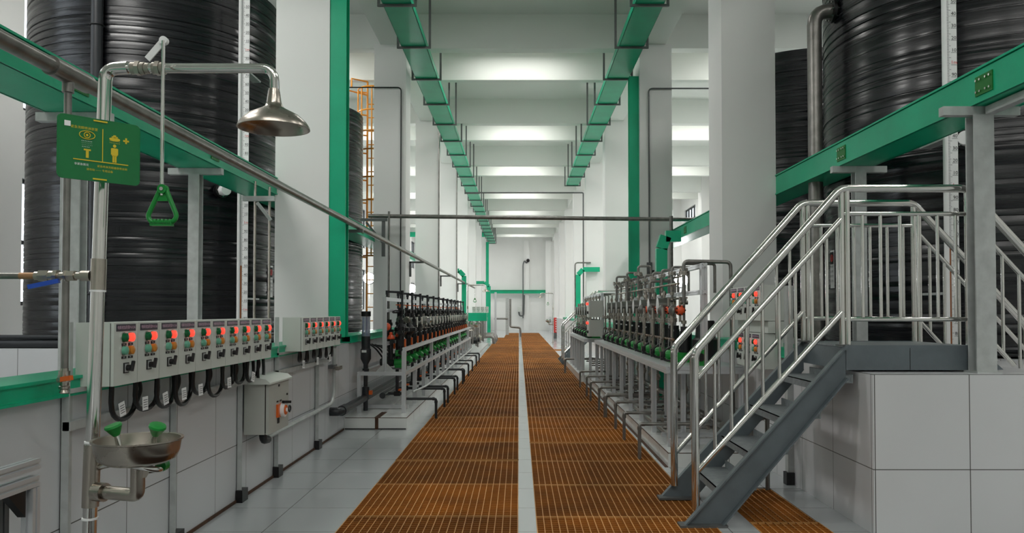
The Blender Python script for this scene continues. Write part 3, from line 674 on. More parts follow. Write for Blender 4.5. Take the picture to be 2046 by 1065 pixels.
# cables in loops beneath the boxes with tags
ci = 0
for row, (y0, n, st, depth) in enumerate(((3.7, 10, 0.231, 0.165), (6.86, 6, 0.24, 0.10))):
    for i in range(n):
        y = y0 + st * i; dd = depth * random.uniform(0.85, 1.1); ex = random.uniform(0.3, 0.42) if row == 0 else 0.26
        lab = 'black cable loop below the %s box of the %s left row' % (nth(i + 1), 'long' if row == 0 else 'shorter')
        t = thing('cable_loop', (-1.98, y, 1.0), lab, 'cable', 'cable loops under the left boxes')
        b = MB()
        b.tube([(-1.95 - 0.07 * q / 12, y + ex * (1 - math.cos(PI * q / 12)) / 2, 1.058 - dd * 1.1 * math.sin(PI * q / 12) ** 0.6) for q in range(13)], 0.0125, RUBBER, 8); b.build('cable', t)
        if i % 2: b = MB(); b.tube([(-1.99, y + 0.11, 1.06), (-1.98, y + 0.12, 1.0), (-2.03, y + 0.15, 0.9)], 0.01, RUBBER, 8, 0.05); b.build('cable', t)
        if i % 2 == 0 or row == 0 and i < 4:
            a = random.uniform(-0.4, 0.4); c0 = Vector((-1.93, y + 0.06, 0.935)); r = Vector((0.25, math.cos(a), math.sin(a))).normalized(); u = Vector((0, -math.sin(a), math.cos(a)))
            b = MB(); b.poly([c0 - r * 0.02 - u * 0.035, c0 + r * 0.02 - u * 0.035, c0 + r * 0.02 + u * 0.035, c0 - r * 0.02 + u * 0.035], 0.001, WHITE)
            for j in range(4): b.poly([c0 + Vector((0.002, 0, 0)) + r * s1 * 0.014 + u * (0.018 - j * 0.012 + s2 * 0.0015) for s1, s2 in ((-1, -1), (1, -1), (1, 1), (-1, 1))], 0.0004, INK)
            b.build('paper_tag', t)
# isolator cabinet
t = thing('isolator_cabinet', (-2.07, 5.82, 0.48), 'grey cabinet with sloping lid and orange rotary switch on the left wall', 'cabinet')
b = MB(); b.box((-2.07, 5.82, 0.48), (-1.915, 6.32, 0.86), BOXD); b.box((-1.915, 5.83, 0.49), (-1.906, 6.31, 0.85), SEAM); b.build('cabinet_body', t)
b = MB(); b.box((-1.906, 5.82, 0.48), (-1.885, 6.32, 0.855), BOXD); dr = b.build('door', t)
b = MB(); b.ext((0, 5.79, 0), (0, 6.35, 0), [(0, 0)], BOXD) if 0 else b.add([(x, y, z) for y in (5.79, 6.35) for x, z in ((-2.07, 0.86), (-2.07, 0.905), (-2.02, 0.915), (-1.9, 0.90), (-1.865, 0.872), (-1.865, 0.86))], [(0, 1, 2, 3, 4, 5)[::-1], (6, 7, 8, 9, 10, 11)] + [(i, (i + 1) % 6, 6 + (i + 1) % 6, 6 + i) for i in range(6)], BOXG); b.build('rain_lid', t)
b = MB(); b.box((-1.885, 6.0, 0.585), (-1.868, 6.12, 0.685), ORANGE); sp = b.build('switch_base', dr)
b = MB(); b.cyl((-1.868, 6.09, 0.635), (-1.84, 6.09, 0.635), 0.055, WHITE, 22); b.cyl((-1.84, 6.09, 0.635), (-1.832, 6.09, 0.635), 0.038, ORANGE, 18); b.cyl((-1.832, 6.09, 0.635), (-1.826, 6.09, 0.635), 0.016, WHITE, 12); b.build('switch_dial', sp)
b = MB(); b.bar((-1.85, 6.06, 0.70), (-1.82, 6.15, 0.69), 0.02, 0.02, BLACK); b.torus((-1.83, 6.17, 0.635), 0.025, 0.006, BLACK, axis=(1, 0, 0), seg=14); b.build('black_lever', sp)
b = MB(); b.box((-1.885, 6.03, 0.535), (-1.881, 6.075, 0.575), INK); b.box((-1.885, 6.01, 0.7), (-1.882, 6.05, 0.712), INK); b.box((-1.885, 6.09, 0.7), (-1.882, 6.13, 0.712), INK); b.box((-1.885, 6.05, 0.82), (-1.882, 6.08, 0.838), INK); b.cyl((-1.885, 6.27, 0.74), (-1.876, 6.27, 0.74), 0.008, BLACK); b.build('door_labels', dr)
b = MB(); b.cyl((-1.98, 5.98, 0.49), (-1.98, 5.98, 0.455), 0.032, BLACK); b.tube([(-1.98, 5.98, 0.46), (-1.98, 6.0, 0.41), (-1.98, 6.1, 0.40)], 0.03, BLACK, 10, 0.04); b.build('cable_gland', t)
conduit([(-2.02, 6.1, 0.40), (-2.05, 8.45, 0.40), (-2.05, 8.56, 0.5), (-2.05, 8.56, 1.0)], 0.021, GALV, 'galvanised conduit running along the left wall from the cabinet and turning up', 0.12)
b = MB(); b.box((-2.088, 8.45, 0.78), (-2.03, 8.62, 0.82), GALV_D); b.box((-2.03, 8.5, 0.76), (-1.99, 8.7, 0.80), STAIN_B); b.build('pipe_clamp', label='small steel clamp holding the upright conduit on the left wall', cat='clamp')
b = MB(); b.tube([(-2.2, 8.55, 0.30), (-1.98, 8.55, 0.30), (-1.98, 13.5, 0.31)], 0.048, PVC, 14, 0.07); b.cyl((-1.98, 8.62, 0.30), (-1.98, 8.8, 0.30), 0.058, PVC, 14); b.build('feed_pipe', label='fat black pipe leaving the left wall and running beneath the left rack', cat='pipe')

# ================================================================ EMERGENCY SHOWER
def shower(ox, oy, lab, detail=True):
    t = thing('emergency_shower', (ox, oy, 0), lab, 'shower')
    dx = 0.05 if detail else 0.0
    def P(x, y, z): return (ox + x + dx * z / 2.2, oy + y, z)
    b = MB(); b.tube([P(0, 0, 0.01), P(0, 0, 2.2 - 0.0), P(0.075, 0, 2.205)], 0.021, STAIN, 24, 0.05); b.cyl(P(0, 0, 0.0), P(0, 0, 0.012), 0.07, STAIN_B, 20); b.build('standpipe', t)
    for z0, z1, r in ((0.78, 0.98, 0.0255), (1.48, 1.58, 0.0235)): b = MB(); b.cyl(P(0, 0, z0), P(0, 0, z1), r, STAIN_B, 20); b.build('coupling', t)
    for z0 in (0.74, 0.985, 1.473): b = MB(); b.cyl(P(0, 0, z0), P(0, 0, z0 + 0.006), 0.0245, WHITE, 20); b.build('sealing_ring', t)
    b = MB(); b.tube([P(0.06, 0, 2.203), P(0.55, 0, 2.203), P(0.555, 0, 2.12)], 0.0155, STAIN, 20, 0.085); b.build('shower_arm', t)
    b = MB(); z = 2.203
    for x, r in ((0.085, 0.02), (0.10, 0.024), (0.115, 0.02), (0.13, 0.0175), (0.155, 0.02), (0.165, 0.024), (0.18, 0.02)): b.cyl(P(x, 0, z), P(x + 0.014, 0, z), r, STAIN_B, 6 if r > 0.022 else 16)
    b.build('ball_valve', t)
    b = MB(); b.bar(P(0.15, -0.03, z + 0.02), P(0.205, -0.035, z + 0.082), 0.004, 0.022, WHITE); b.cyl(P(0.205, -0.045, z + 0.078), P(0.205, -0.028, z + 0.078), 0.013, WHITE); b.build('valve_lever', t)
    b = MB(); b.tube([P(0.207, -0.045, z + 0.075), P(0.218, -0.045, 1.78)], 0.0055, STAIN, 10); b.build('pull_rod', t)
    b = MB(); cx, cz = 0.222, 1.738
    tri = [(0, 0.075), (-0.052, -0.035), (-0.03, -0.052), (0.03, -0.052), (0.052, -0.035)]
    b.tube([P(cx - 0.006, -0.045, cz + 0.07), P(cx - 0.048, -0.045, cz - 0.028), P(cx - 0.028, -0.045, cz - 0.048), P(cx + 0.028, -0.045, cz - 0.048), P(cx + 0.048, -0.045, cz - 0.028), P(cx + 0.006, -0.045, cz + 0.07)], 0.0075, HGREEN, 10, 0.02)
    b.poly([P(cx - 0.022, -0.047, cz + 0.024), P(cx + 0.022, -0.047, cz + 0.024), P(cx + 0.008, -0.047, cz + 0.07), P(cx - 0.008, -0.047, cz + 0.07)], -0.006, HGREEN)
    b.cyl(P(cx, -0.056, cz + 0.062), P(cx, -0.034, cz + 0.062), 0.015, HGREEN, 14)
    for i in range(5): b.ball(P(cx - 0.024 + 0.012 * i, -0.045, cz - 0.039), 0.006, HGREEN, 8)
    b.box(P(cx - 0.034, -0.0565, cz - 0.056), P(cx + 0.034, -0.036, cz - 0.041), HGREEN)
    h = b.build('pull_handle', t)
    if detail:
        b = MB(); b.text('PUSH HANDLE', 0.0095, P(cx, -0.0575, cz - 0.0485), (1, 0, 0), (0, 0, 1), SEAM); b.cyl(P(cx, -0.06, cz + 0.062), P(cx, -0.055, cz + 0.062), 0.006, STAIN, 10); b.build('lettering', h)
    # shower head
    cx = 0.555; b = MB()
    b.lathe([(0.017, 0.13), (0.02, 0.115), (0.024, 0.085), (0.031, 0.07), (0.045, 0.062), (0.08, 0.044), (0.104, 0.022), (0.113, 0.008), (0.115, 0.0), (0.111, 0.0), (0.1, 0.016), (0.076, 0.034), (0.0, 0.045)], P(cx, 0, 2.005), STAIN_B, seg=36, closed=True); b.build('shower_head', t)
    # eyewash bowl
    bx, by, bz = 0.198, -0.06, 0.93; b = MB()
    b.lathe([(0.02, 0.0), (0.09, 0.004), (0.114, 0.018), (0.124, 0.042), (0.128, 0.072), (0.134, 0.075), (0.134, 0.08), (0.126, 0.078), (0.122, 0.045), (0.11, 0.02), (0.08, 0.012), (0.0, 0.008)], (ox + bx, oy + by, bz), STAIN_B, seg=40, closed=True); b.build('eyewash_bowl', t)
    b = MB(); b.tube([P(0, 0, 0.83), P(0.178, -0.055, 0.83), P(0.178, -0.06, 0.935)], 0.0215, STAIN_B, 18, 0.02); b.cyl(P(0.02, -0.008, 0.83), P(0.055, -0.018, 0.83), 0.03, STAIN_B, 18); b.build('drain_elbow', t)
    b = MB(); b.tube([P(0.02, 0, 0.905), P(0.09, -0.03, 0.925), P(0.2, -0.1, 0.928), P(0.245, -0.08, 0.915), P(0.24, -0.02, 0.905), P(0.19, -0.06, 0.905)], 0.0095, STAIN, 10, 0.03); b.cyl(P(0.19, -0.05, 0.9), P(0.2, -0.065, 0.9), 0.015, STAIN_B, 6); b.build('water_line', t)
    for sx, ex in ((-0.062, -0.012), (0.05, 0.012)):
        b = MB(); x0 = bx + sx; b.tube([(ox + x0 + 0.01, oy + by, bz + 0.02), (ox + x0, oy + by, bz + 0.07), (ox + x0 + ex * 0.4, oy + by, bz + 0.095)], 0.009, STAIN, 10, 0.03); nz = b.build('nozzle_pipe', t)
        b = MB(); b.lathe([(0.01, 0), (0.016, 0.01), (0.024, 0.026), (0.027, 0.03), (0.025, 0.037), (0.012, 0.039)], (ox + x0 + ex * 0.4, oy + by, bz + 0.088), HGREEN, (0.35 if sx > 0 else -0.25, -0.25, 1), 12); b.build('green_spray_cap', nz)
    b = MB(); b.cyl(P(0.235, -0.03, 0.915), P(0.235, 0.0, 0.915), 0.018, HGREEN, 12); b.build('green_cap', t)
    return t
shower(-1.4, 2.5, 'stainless emergency shower with eyewash bowl standing in the left foreground')
# supply pipe with blue lever
t = thing('supply_pipe', (-1.7, 2.5, 1.52), 'horizontal water pipe with blue-levered valve entering the shower pole from the left', 'pipe')
b = MB(); b.tube([(-2.03, 2.5, 1.525), (-1.56, 2.5, 1.525)], 0.0105, PIPE, 12); b.build('pipe', t)
b = MB(); b.cyl((-1.62, 2.5, 1.525), (-1.565, 2.5, 1.525), 0.011, mat('rusty_thread', (168, 128, 92), 0.5, 0.4), 12); b.build('rusty_nipple', t)
b = MB(); x = -1.57
for dx_, r, sg in ((0.015, 0.0145, 14), (0.03, 0.02, 6), (0.018, 0.017, 16), (0.012, 0.021, 6), (0.022, 0.012, 14), (0.008, 0.02, 6), (0.025, 0.018, 6), (0.02, 0.012, 14), (0.03, 0.017, 16)):
    b.cyl((x, 2.5, 1.525), (x + dx_, 2.5, 1.525), r, STAIN_B, sg); x += dx_
b.build('valve_body', t)
b = MB(); b.bar((-1.475, 2.47, 1.508), (-1.56, 2.45, 1.487), 0.018, 0.014, BLUE); b.build('blue_lever', t)
# shower sign
A = Vector((-1.385, 2.30, 0)); B = Vector((-1.222, 2.47, 0)); zb, zt = 1.813, 2.005
r = (B - A).normalized(); L = (B - A).length; nrm = Vector((r.y, -r.x, 0)); up = Vector((0, 0, 1)); C0 = (A + B) / 2 + up * (zb + zt) / 2
t = thing('shower_sign', (C0.x, C0.y, zb), 'green emergency shower and eyewash sign with yellow pictograms on the pole', 'sign')
def sp_(u, v, off=0.004): return C0 + r * u + up * v + nrm * off
hw, hh, cr = L / 2, (zt - zb) / 2, 0.014
cor = []
for cx_, cy_, a0 in ((hw - cr, hh - cr, 0), (-hw + cr, hh - cr, 90), (-hw + cr, -hh + cr, 180), (hw - cr, -hh + cr, 270)):
    for i in range(5):
        a = math.radians(a0 + 22.5 * i); cor.append((cx_ + cr * math.cos(a), cy_ + cr * math.sin(a)))
b = MB(); b.poly([sp_(u, v, 0) for u, v in cor], 0.003, SIGNG)
pn = b.build('sign_panel', t)
b = MB(); b.tube([sp_(u, v, 0.002) for u, v in cor] + [sp_(*cor[0], 0.002)], 0.0018, SIGNG, 6); b.build('raised_border', pn)
b = MB()
def q2(u0, v0, u1, v1, m=YEL, off=0.0045): b.add([sp_(u0, v0, off), sp_(u1, v0, off), sp_(u1, v1, off), sp_(u0, v1, off)], [(0, 1, 2, 3)], m)
def disc(u, v, rr, m=YEL, ry=None, off=0.0045): b.add([sp_(u + rr * math.cos(i * PI / 10), v + (ry or rr) * math.sin(i * PI / 10), off) for i in range(20)], [tuple(range(20))], m)
q2(0.006, -0.035, 0.0085, 0.068); q2(-0.075, -0.037, 0.083, -0.034)
disc(0.042, 0.02, 0.005); q2(0.034, -0.012, 0.05, 0.013); q2(0.036, -0.032, 0.0415, -0.01); q2(0.0425, -0.032, 0.048, -0.01); q2(0.0315, -0.008, 0.0345, 0.012); q2(0.0495, -0.008, 0.0525, 0.012)
disc(0.042, 0.041, 0.016, YEL, 0.006); q2(0.038, 0.044, 0.046, 0.054); q2(0.033, 0.047, 0.051, 0.05)
for i in range(14): q2(0.028 + (i % 7) * 0.0045, 0.034 - (i // 7) * 0.006, 0.0295 + (i % 7) * 0.0045, 0.0365 - (i // 7) * 0.006)
q2(0.073, 0.032, 0.0785, 0.05); q2(0.067, 0.038, 0.0845, 0.0435)
# eye and spout on the left half
b.torus(sp_(-0.037, 0.042, 0.0045), 0.0085, 0.0014, YEL, axis=nrm, seg=18, ts=5); disc(-0.037, 0.042, 0.0035)
for sg in (1, -1): b.tube([sp_(-0.037 + 0.022 * math.cos(a), 0.042 + sg * 0.0125 * math.sin(a), 0.0045) for a in [PI * i / 10 for i in range(11)]], 0.0013, YEL, 5)
for i in range(26): q2(-0.052 + (i % 7) * 0.0045 + (i // 7) * 0.001, 0.022 - (i // 7) * 0.006, -0.0505 + (i % 7) * 0.0045, 0.0245 - (i // 7) * 0.006, WHITE)
q2(-0.046, -0.006, -0.026, -0.001); q2(-0.04, -0.028, -0.032, -0.005)
b.build('pictograms', pn)
b = MB()
b.text('紧急洗眼喷淋装置', 0.0095, sp_(-0.045, 0.062, 0.0046), r, up, YEL)
b.text('非紧急情况', 0.008, sp_(-0.052, -0.05, 0.0046), r, up, WHITE); b.text('紧急喷淋洗眼器使用说明', 0.008, sp_(0.036, -0.05, 0.0046), r, up, YEL)
b.text('请勿动 —— 专用设备', 0.008, sp_(0.0, -0.063, 0.0046), r, up, YEL)
b.build('lettering', pn)
b = MB(); q2(-0.1, 0.062, -0.083, 0.078, WHITE); q2(-0.02, 0.088, 0.02, 0.0925, YEL, 0.006); q2(-0.02, -0.0925, 0.02, -0.088, YEL, 0.006); b.build('sticker', pn)
b = MB(); b.cyl(sp_(0.0, 0.085, -0.002), sp_(0.0, 0.085, -0.05), 0.006, STAIN); b.cyl(sp_(0.0, -0.085, -0.002), sp_(0.0, -0.085, -0.05), 0.006, STAIN); b.build('clamp', t)

# aluminium frame bottom-left
t = thing('aluminium_frame', (-1.82, 2.5, 0), 'end of an aluminium profile frame at the lower left edge', 'frame')
for z in (0.835, 0.772):
    b = MB(); b.ext((-1.83, 0.9, z), (-1.83, 2.93 if z > 0.8 else 2.93, z), ALUS(0.02), ALU); b.build('rail', t)
b = MB(); b.ext((-1.83, 2.905, 0), (-1.83, 2.905, 0.75), ALUS(0.022), ALU, (0, 1, 0)); b.build('leg', t)
b = MB(); b.ext((-1.93, 2.86, 0), (-1.93, 2.86, 0.75), ALUS(0.03), GALV_D, (0, 1, 0)); b.build('leg', t)
b = MB(); b.poly([(-1.85, 2.86, 0.75), (-1.85, 2.76, 0.75), (-1.85, 2.86, 0.65)], 0.03, BLACK); b.build('corner_bracket', t)
b = MB(); b.ball((-1.86, 1.9, 1.12), 0.05, BLACK); b.cyl((-1.86, 1.9, 0.85), (-1.86, 1.9, 1.1), 0.03, BLACK)

# ================================================================ STAIRS, PLATFORM, RAILINGS
t = thing('steel_staircase', (1.1, 5.1, 0), 'dark grey steel staircase climbing from the grating to the tiled platform at right', 'stairs')
def stringer(y, nm, flip=1):
    b = MB(); P = [(1.087, 0.012), (1.335, 0.012), (2.157, 0.97), (2.157, 1.185)]
    b.add([(x, y, z) for x, z in P] + [(x, y + 0.008, z) for x, z in P], [(0, 1, 2, 3), (7, 6, 5, 4), (0, 4, 5, 1), (1, 5, 6, 2), (2, 6, 7, 3), (3, 7, 4, 0)], STAIRP)
    fy = y - 0.045 * flip
    for a, c in (((1.087, 0.012), (2.157, 1.185)), ((1.335, 0.012), (2.157, 0.97))):
        b.bar((a[0], (y + fy) / 2 + 0.004, a[1]), (c[0], (y + fy) / 2 + 0.004, c[1]), 0.05, 0.01, STAIRP)
    b.build('stringer', t)
    b = MB(); b.box((1.05, y - 0.06, 0.0), (1.36, y + 0.05, 0.015), GALV_D); b.build('foot_plate', t)
stringer(5.1, 'n'); stringer(5.85, 'f', -1)
for i, z in enumerate((0.235, 0.47, 0.705, 0.94)):
    xs = 1.087 + z * 0.912 + 0.015; b = MB(); b.box((xs, 5.108, z - 0.006), (xs + 0.25, 5.85, z), DECKP); b.box((xs, 5.108, z - 0.05), (xs + 0.008, 5.85, z), DECKP); b.box((xs + 0.24, 5.108, z), (xs + 0.25, 5.85, z + 0.05), DECKP); b.build('tread', t)
t = thing('deck_platform', (2.6, 5.5, 1.02), 'dark grey steel deck bridging the tiled platform at the stair head', 'platform')
b = MB(); b.box((2.165, 5.1, 1.17), (3.02, 5.86, 1.182), DECKP); b.build('deck_plate', t)
for y in (5.1, 5.85):
    b = MB(); b.box((2.16, y - 0.004, 1.022), (3.02, y + 0.004, 1.168), STAIRP); b.box((2.16, y, 1.022), (3.02, y + (0.05 if y < 5.5 else -0.05), 1.03), STAIRP); b.box((2.155, y - 0.005, 1.15), (3.02, y + 0.002, 1.186), STAIRP); b.box((2.58, y - 0.006, 1.022), (2.583, y, 1.168), SEAM); b.build('side_channel', t)
for x in (2.156, 3.015): b = MB(); b.box((x, 5.1, 1.022), (x + 0.009, 5.86, 1.168), STAIRP); b.build('end_plate', t)
t = thing('steel_staircase', (3.6, 5.5, 0), 'dark steel stairs descending behind the galvanised post at the far right', 'stairs')
for y in (5.1, 5.85):
    b = MB(); P = [(3.03, 1.02), (3.03, 1.18), (3.33, 1.19 - 0.33), (3.2, 1.02)] if 0 else [(3.03, 1.025), (3.03, 1.18), (3.2, 1.025), (3.12, 1.0201)]
    b.add([(x, y, z) for x, z in P] + [(x, y + 0.01, z) for x, z in P], [(0, 1, 2, 3), (7, 6, 5, 4), (0, 4, 5, 1), (1, 5, 6, 2), (2, 6, 7, 3), (3, 7, 4, 0)], STAIRP); b.build('stringer', t)
def railing(y, lab):
    t = thing('stair_railing', (1.17, y, 0.1), lab, 'railing')
    b = MB(); sl = 1.12; XD = 2.99
    b.tube([(1.17, y, 0.1), (1.17, y, 1.137), (2.146, y, 2.23), (XD, y, 2.23), (XD + 0.85, y, 2.23 - 0.85 * sl * 0.98), (XD + 0.85, y, 1.0)], 0.0265, STAIN, 18, 0.045); b.build('handrail', t)
    b = MB()
    for r_, p, q in ((0.0195, (1.17, y, 0.953), (2.155, y, 2.03)), (0.0195, (1.17, y, 0.335), (2.155, y, 1.41))): b.tube([p, q], r_, STAIN, 12)
    b.build('lower_rails', t)
    b = MB(); b.tube([(2.155, y, 2.06), (XD, y, 2.06)], 0.015, STAIN, 12); b.tube([(2.155, y, 1.357), (XD, y, 1.357)], 0.015, STAIN, 12); b.build('deck_rails', t)
    b = MB(); b.tube([(XD, y, 2.04), (XD + 0.85, y, 2.04 - 0.85 * 1.1)], 0.0155, STAIN, 12); b.tube([(XD, y, 1.38), (XD + 0.3, y, 1.05)], 0.0155, STAIN, 12); b.build('descending_rails', t)
    for x in (2.15, 2.188):
        b = MB(); b.tube([(x, y, 1.18), (x, y, 2.225)], 0.019, STAIN, 14); b.build('post', t)
    for x in (XD - 0.0, XD + 0.04):
        b = MB(); b.tube([(x, y, 1.18), (x, y, 2.21)], 0.019, STAIN, 14); b.build('post', t)
    for i, x in enumerate((1.30, 1.41, 1.51, 1.62, 1.73, 1.84, 1.95, 2.05)):
        z0 = 0.335 + (x - 1.17) * 1.091; b = MB(); b.tube([(x, y, z0), (x, y, z0 + 0.618)], 0.0115, STAIN, 10); b.build('baluster', t)
    for x in (2.29, 2.41, 2.54, 2.66, 2.79, 2.91):
        b = MB(); b.tube([(x, y, 1.37), (x, y, 2.05)], 0.0115, STAIN, 10); b.build('baluster', t)
    for x in (3.11, 3.22, 3.33, 3.44, 3.55):
        zt_ = 2.04 - (x - XD) * 1.1; b = MB(); b.tube([(x, y, max(zt_ - 0.66, 1.03)), (x, y, zt_)], 0.0115, STAIN, 10); b.build('baluster', t)
    b = MB(); b.cyl((2.15, y, 1.182), (2.15, y, 1.19), 0.045, GALV_D); b.cyl((1.17, y, 1.125), (1.17, y, 1.08), 0.0255, STAIN_B, 16); b.build('flange', t)
railing(5.13, 'polished stainless stair railing on the near side of the stairs')
railing(5.83, 'polished stainless stair railing on the far side of the stairs')
# post and pipe stubs under the stairs
b = MB(); b.ext((2.19, 6.3, 0), (2.19, 6.3, 1.62), LSEC(0.07, 0.05, 0.006), GALV, (1, 0, 0)); b.box((2.17, 6.28, 0), (2.235, 6.36, 0.1), BLACK); b.build('frame_post', label='galvanised angle post standing at the wall corner behind the stairs', cat='post')
b = MB(); b.tube([(1.82, 6.1, -0.3), (1.82, 6.1, 0.55), (2.2, 6.4, 0.6)], 0.032, PIPE, 12, 0.08); b.build('drain_pipe', label='thick grey pipe dropping into the side grating under the stairs', cat='pipe')
b = MB(); b.tube([(1.98, 6.17, -0.3), (1.98, 6.17, 0.6), (2.22, 6.3, 0.62)], 0.018, PIPE, 12, 0.08); b.build('drain_pipe', label='thin grey pipe beside the thick one under the stairs', cat='pipe')

# ================================================================ LEFT RACK (black piping, green pumps)
t = thing('equipment_rack', (-1.7, 9.6, 0.14), 'aluminium profile rack carrying the black pipework and green pumps on the left', 'rack')
YL0, YL1 = 9.65, 22.7
def prof(mb, a, c, up=None, sz=0.0225): return mb.ext(a, c, ALUS(sz), ALU, up)
def part(nm, a, c, up=None, sz=0.0225, par=None): b = MB(); prof(b, a, c, up, sz); return b.build(nm, par or t)
for x in (-1.44, -2.0): part('table_rail', (x, YL0, 0.63), (x, YL1, 0.63))
part('front_rail', (-1.44, YL0 + 0.02, 0.93), (-1.44, YL1, 0.93))
for y in (YL0 + 0.02, YL1): part('cross_rail', (-2.0, y, 0.63), (-1.44, y, 0.63)); part('foot_rail', (-2.0, y + 0.4, 0.17), (-1.44, y + 0.4, 0.17))
for i in range(14):
    y = YL0 + 0.02 + i * 1.0
    part('leg', (-1.44, y, 0.14), (-1.44, y, 0.61), (0, 1, 0), 0.026)
    if i % 3 == 0: part('leg', (-2.0, y, 0.14), (-2.0, y, 0.61), (0, 1, 0))
    if i % 3 == 0: part('front_upright', (-1.44, y, 0.65), (-1.44, y, 0.91), (0, 1, 0), 0.026)
for y in (YL0 + 0.06, 13.8, 18.0, YL1): part('tall_post', (-1.69, y, 0.65), (-1.69, y, 1.59), (0, 1, 0), 0.024)
for z in (1.565, 1.42, 1.0): part('back_rail', (-1.69, YL0 + 0.06, z), (-1.69, YL1, z))
b = MB(); b.poly([(-1.69, YL0 + 0.03, 0.65), (-1.80, YL0 + 0.03, 0.65), (-1.69, YL0 + 0.03, 0.76)], 0.02, GALV); b.build('corner_bracket', t)
b = MB(); b.poly([(-1.66, YL0 + 0.03, 0.65), (-1.55, YL0 + 0.03, 0.65), (-1.66, YL0 + 0.03, 0.76)], 0.02, GALV); b.build('corner_bracket', t)

def knob(mb, c, r, m): mb.lathe([(r * 0.6, -0.02), (r, -0.012), (r, 0.012), (r * 0.6, 0.02)], c, m, (1, 0, 0), 12)
def proto_pump_left():
    t = thing('dosing_pump', (0, 0, 0), 'x', 'pump')
    b = MB(); b.box((-0.1, -0.06, 0), (0.07, 0.06, 0.018), GALV_D); b.build('base', t)
    b = MB(); b.lathe([(0.03, -0.075), (0.052, -0.065), (0.056, -0.02), (0.056, 0.05), (0.045, 0.06), (0.03, 0.075), (0.02, 0.085)], (0.02, 0, 0.085), PGREEN, (1, 0, 0), 14); b.box((-0.04, -0.045, 0.018), (0.06, 0.045, 0.07), PGREEN); g = b.build('gearbox', t)
    b = MB(); b.lathe([(0.02, -0.055), (0.042, -0.045), (0.046, 0), (0.046, 0.04), (0.03, 0.06)], (0.01, 0.0, 0.205), PGREEN, (1, 0.15, 0), 14); b.cyl((0.0, 0, 0.13), (0.0, 0, 0.17), 0.028, BLACK, 12); b.build('upper_head', t)
    b = MB(); b.cyl((-0.22, 0, 0.09), (-0.06, 0, 0.09), 0.055, BLACK, 14); b.cyl((-0.22, 0, 0.09), (-0.235, 0, 0.09), 0.045, BLACK, 14); b.box((-0.2, -0.03, 0.14), (-0.1, 0.03, 0.17), BLACK); b.build('motor', t)
    b = MB(); knob(b, (0.12, 0, 0.085), 0.022, BLACK); knob(b, (0.09, 0, 0.205), 0.018, BLACK); b.build('adjusting_knob', t)
    b = MB(); b.cyl((0.02, 0.06, 0.085), (0.02, 0.1, 0.085), 0.035, STAIN_B, 12); b.build('pump_head', t)
    return t
def proto_stack():
    """black valve column with orange union valve"""
    t = thing('valve_column', (0, 0, 0), 'x', 'pipe fitting')
    b = MB(); b.tube([(0, 0, 0.0), (0, 0, 0.5)], 0.02, PVC, 10)
    for z, r, h in ((0.02, 0.036, 0.04), (0.10, 0.032, 0.05), (0.2, 0.042, 0.05), (0.27, 0.042, 0.02), (0.33, 0.05, 0.015), (0.352, 0.05, 0.015), (0.42, 0.032, 0.04)): b.cyl((0, 0, z), (0, 0, z + h), r, BLACK, 10)
    b.cyl((0, -0.12, 0.3), (0, 0.12, 0.3), 0.02, BLACK, 10); b.cyl((0, -0.09, 0.3), (0, -0.06, 0.3), 0.034, BLACK, 10); b.cyl((0, 0.06, 0.3), (0, 0.09, 0.3), 0.034, BLACK, 10)
    b.build('pipe_body', t)
    b = MB(); b.box((-0.03, -0.035, 0.12), (0.045, 0.035, 0.21), BLACK); v = b.build('valve_body', t)
    b = MB(); b.box((0.045, -0.015, 0.11), (0.066, 0.015, 0.21), ORANGE); b.cyl((0.03, 0, 0.165), (0.05, 0, 0.165), 0.012, ORANGE, 8); b.build('orange_handle', v)
    return t
def proto_damper(gauge_, m=DRUM):
    t = thing('pulsation_damper', (0, 0, 0), 'x', 'damper')
    b = MB(); b.cyl((-0.045, 0, 0.09), (0.045, 0, 0.09), 0.07, m, 20); b.cyl((-0.055, 0, 0.09), (-0.045, 0, 0.09), 0.076, STAIN_B, 20); b.cyl((0.045, 0, 0.09), (0.055, 0, 0.09), 0.076, STAIN_B, 20); b.build('drum', t)
    b = MB(); b.cyl((0, 0, -0.03), (0, 0, 0.03), 0.018, STAIN_B, 10); b.cyl((0, 0, -0.03), (0, 0, -0.012), 0.045, STAIN_B, 14); b.cyl((0, 0, 0.15), (0, 0, 0.2), 0.014, STAIN_B, 8); b.build('neck', t)
    if gauge_:
        b = MB(); b.lathe([(0.05, 0), (0.052, -0.02), (0.045, -0.026), (0.044, -0.02)], (0.09, -0.05, 0.1), STAIN, (0.3, 1, 0), 18); b.cyl((0.09, -0.03, 0.1), (0.04, 0.0, 0.09), 0.01, STAIN_B, 8); gd = b.build('pressure_gauge', t)
        b = MB(); b.lathe([(0.001, -0.022), (0.044, -0.022)], (0.09, -0.05, 0.1), WHITE, (0.3, 1, 0), 18); b.build('dial', gd)
    return t
def proto_riser():
    t = thing('riser_pipe', (0, 0, 0), 'x', 'pipe')
    b = MB(); b.tube([(0, 0, 0.0), (0, 0, 0.32), (-0.2, 0, 0.33), (-0.2, 0, -0.25)], 0.015, PVC, 10, 0.012)
    b.build('pipe', t)
    for x in (0, -0.2):
        b = MB(); b.cyl((x, 0, 0.29), (x, 0, 0.345), 0.021, PVC, 10); b.build('elbow', t)
    b = MB(); b.cyl((0, 0, 0.03), (0, 0, 0.08), 0.03, BLACK, 10); b.cyl((0, 0, -0.02), (0, 0, 0.02), 0.034, BLACK, 10); b.build('union_nut', t)
    return t
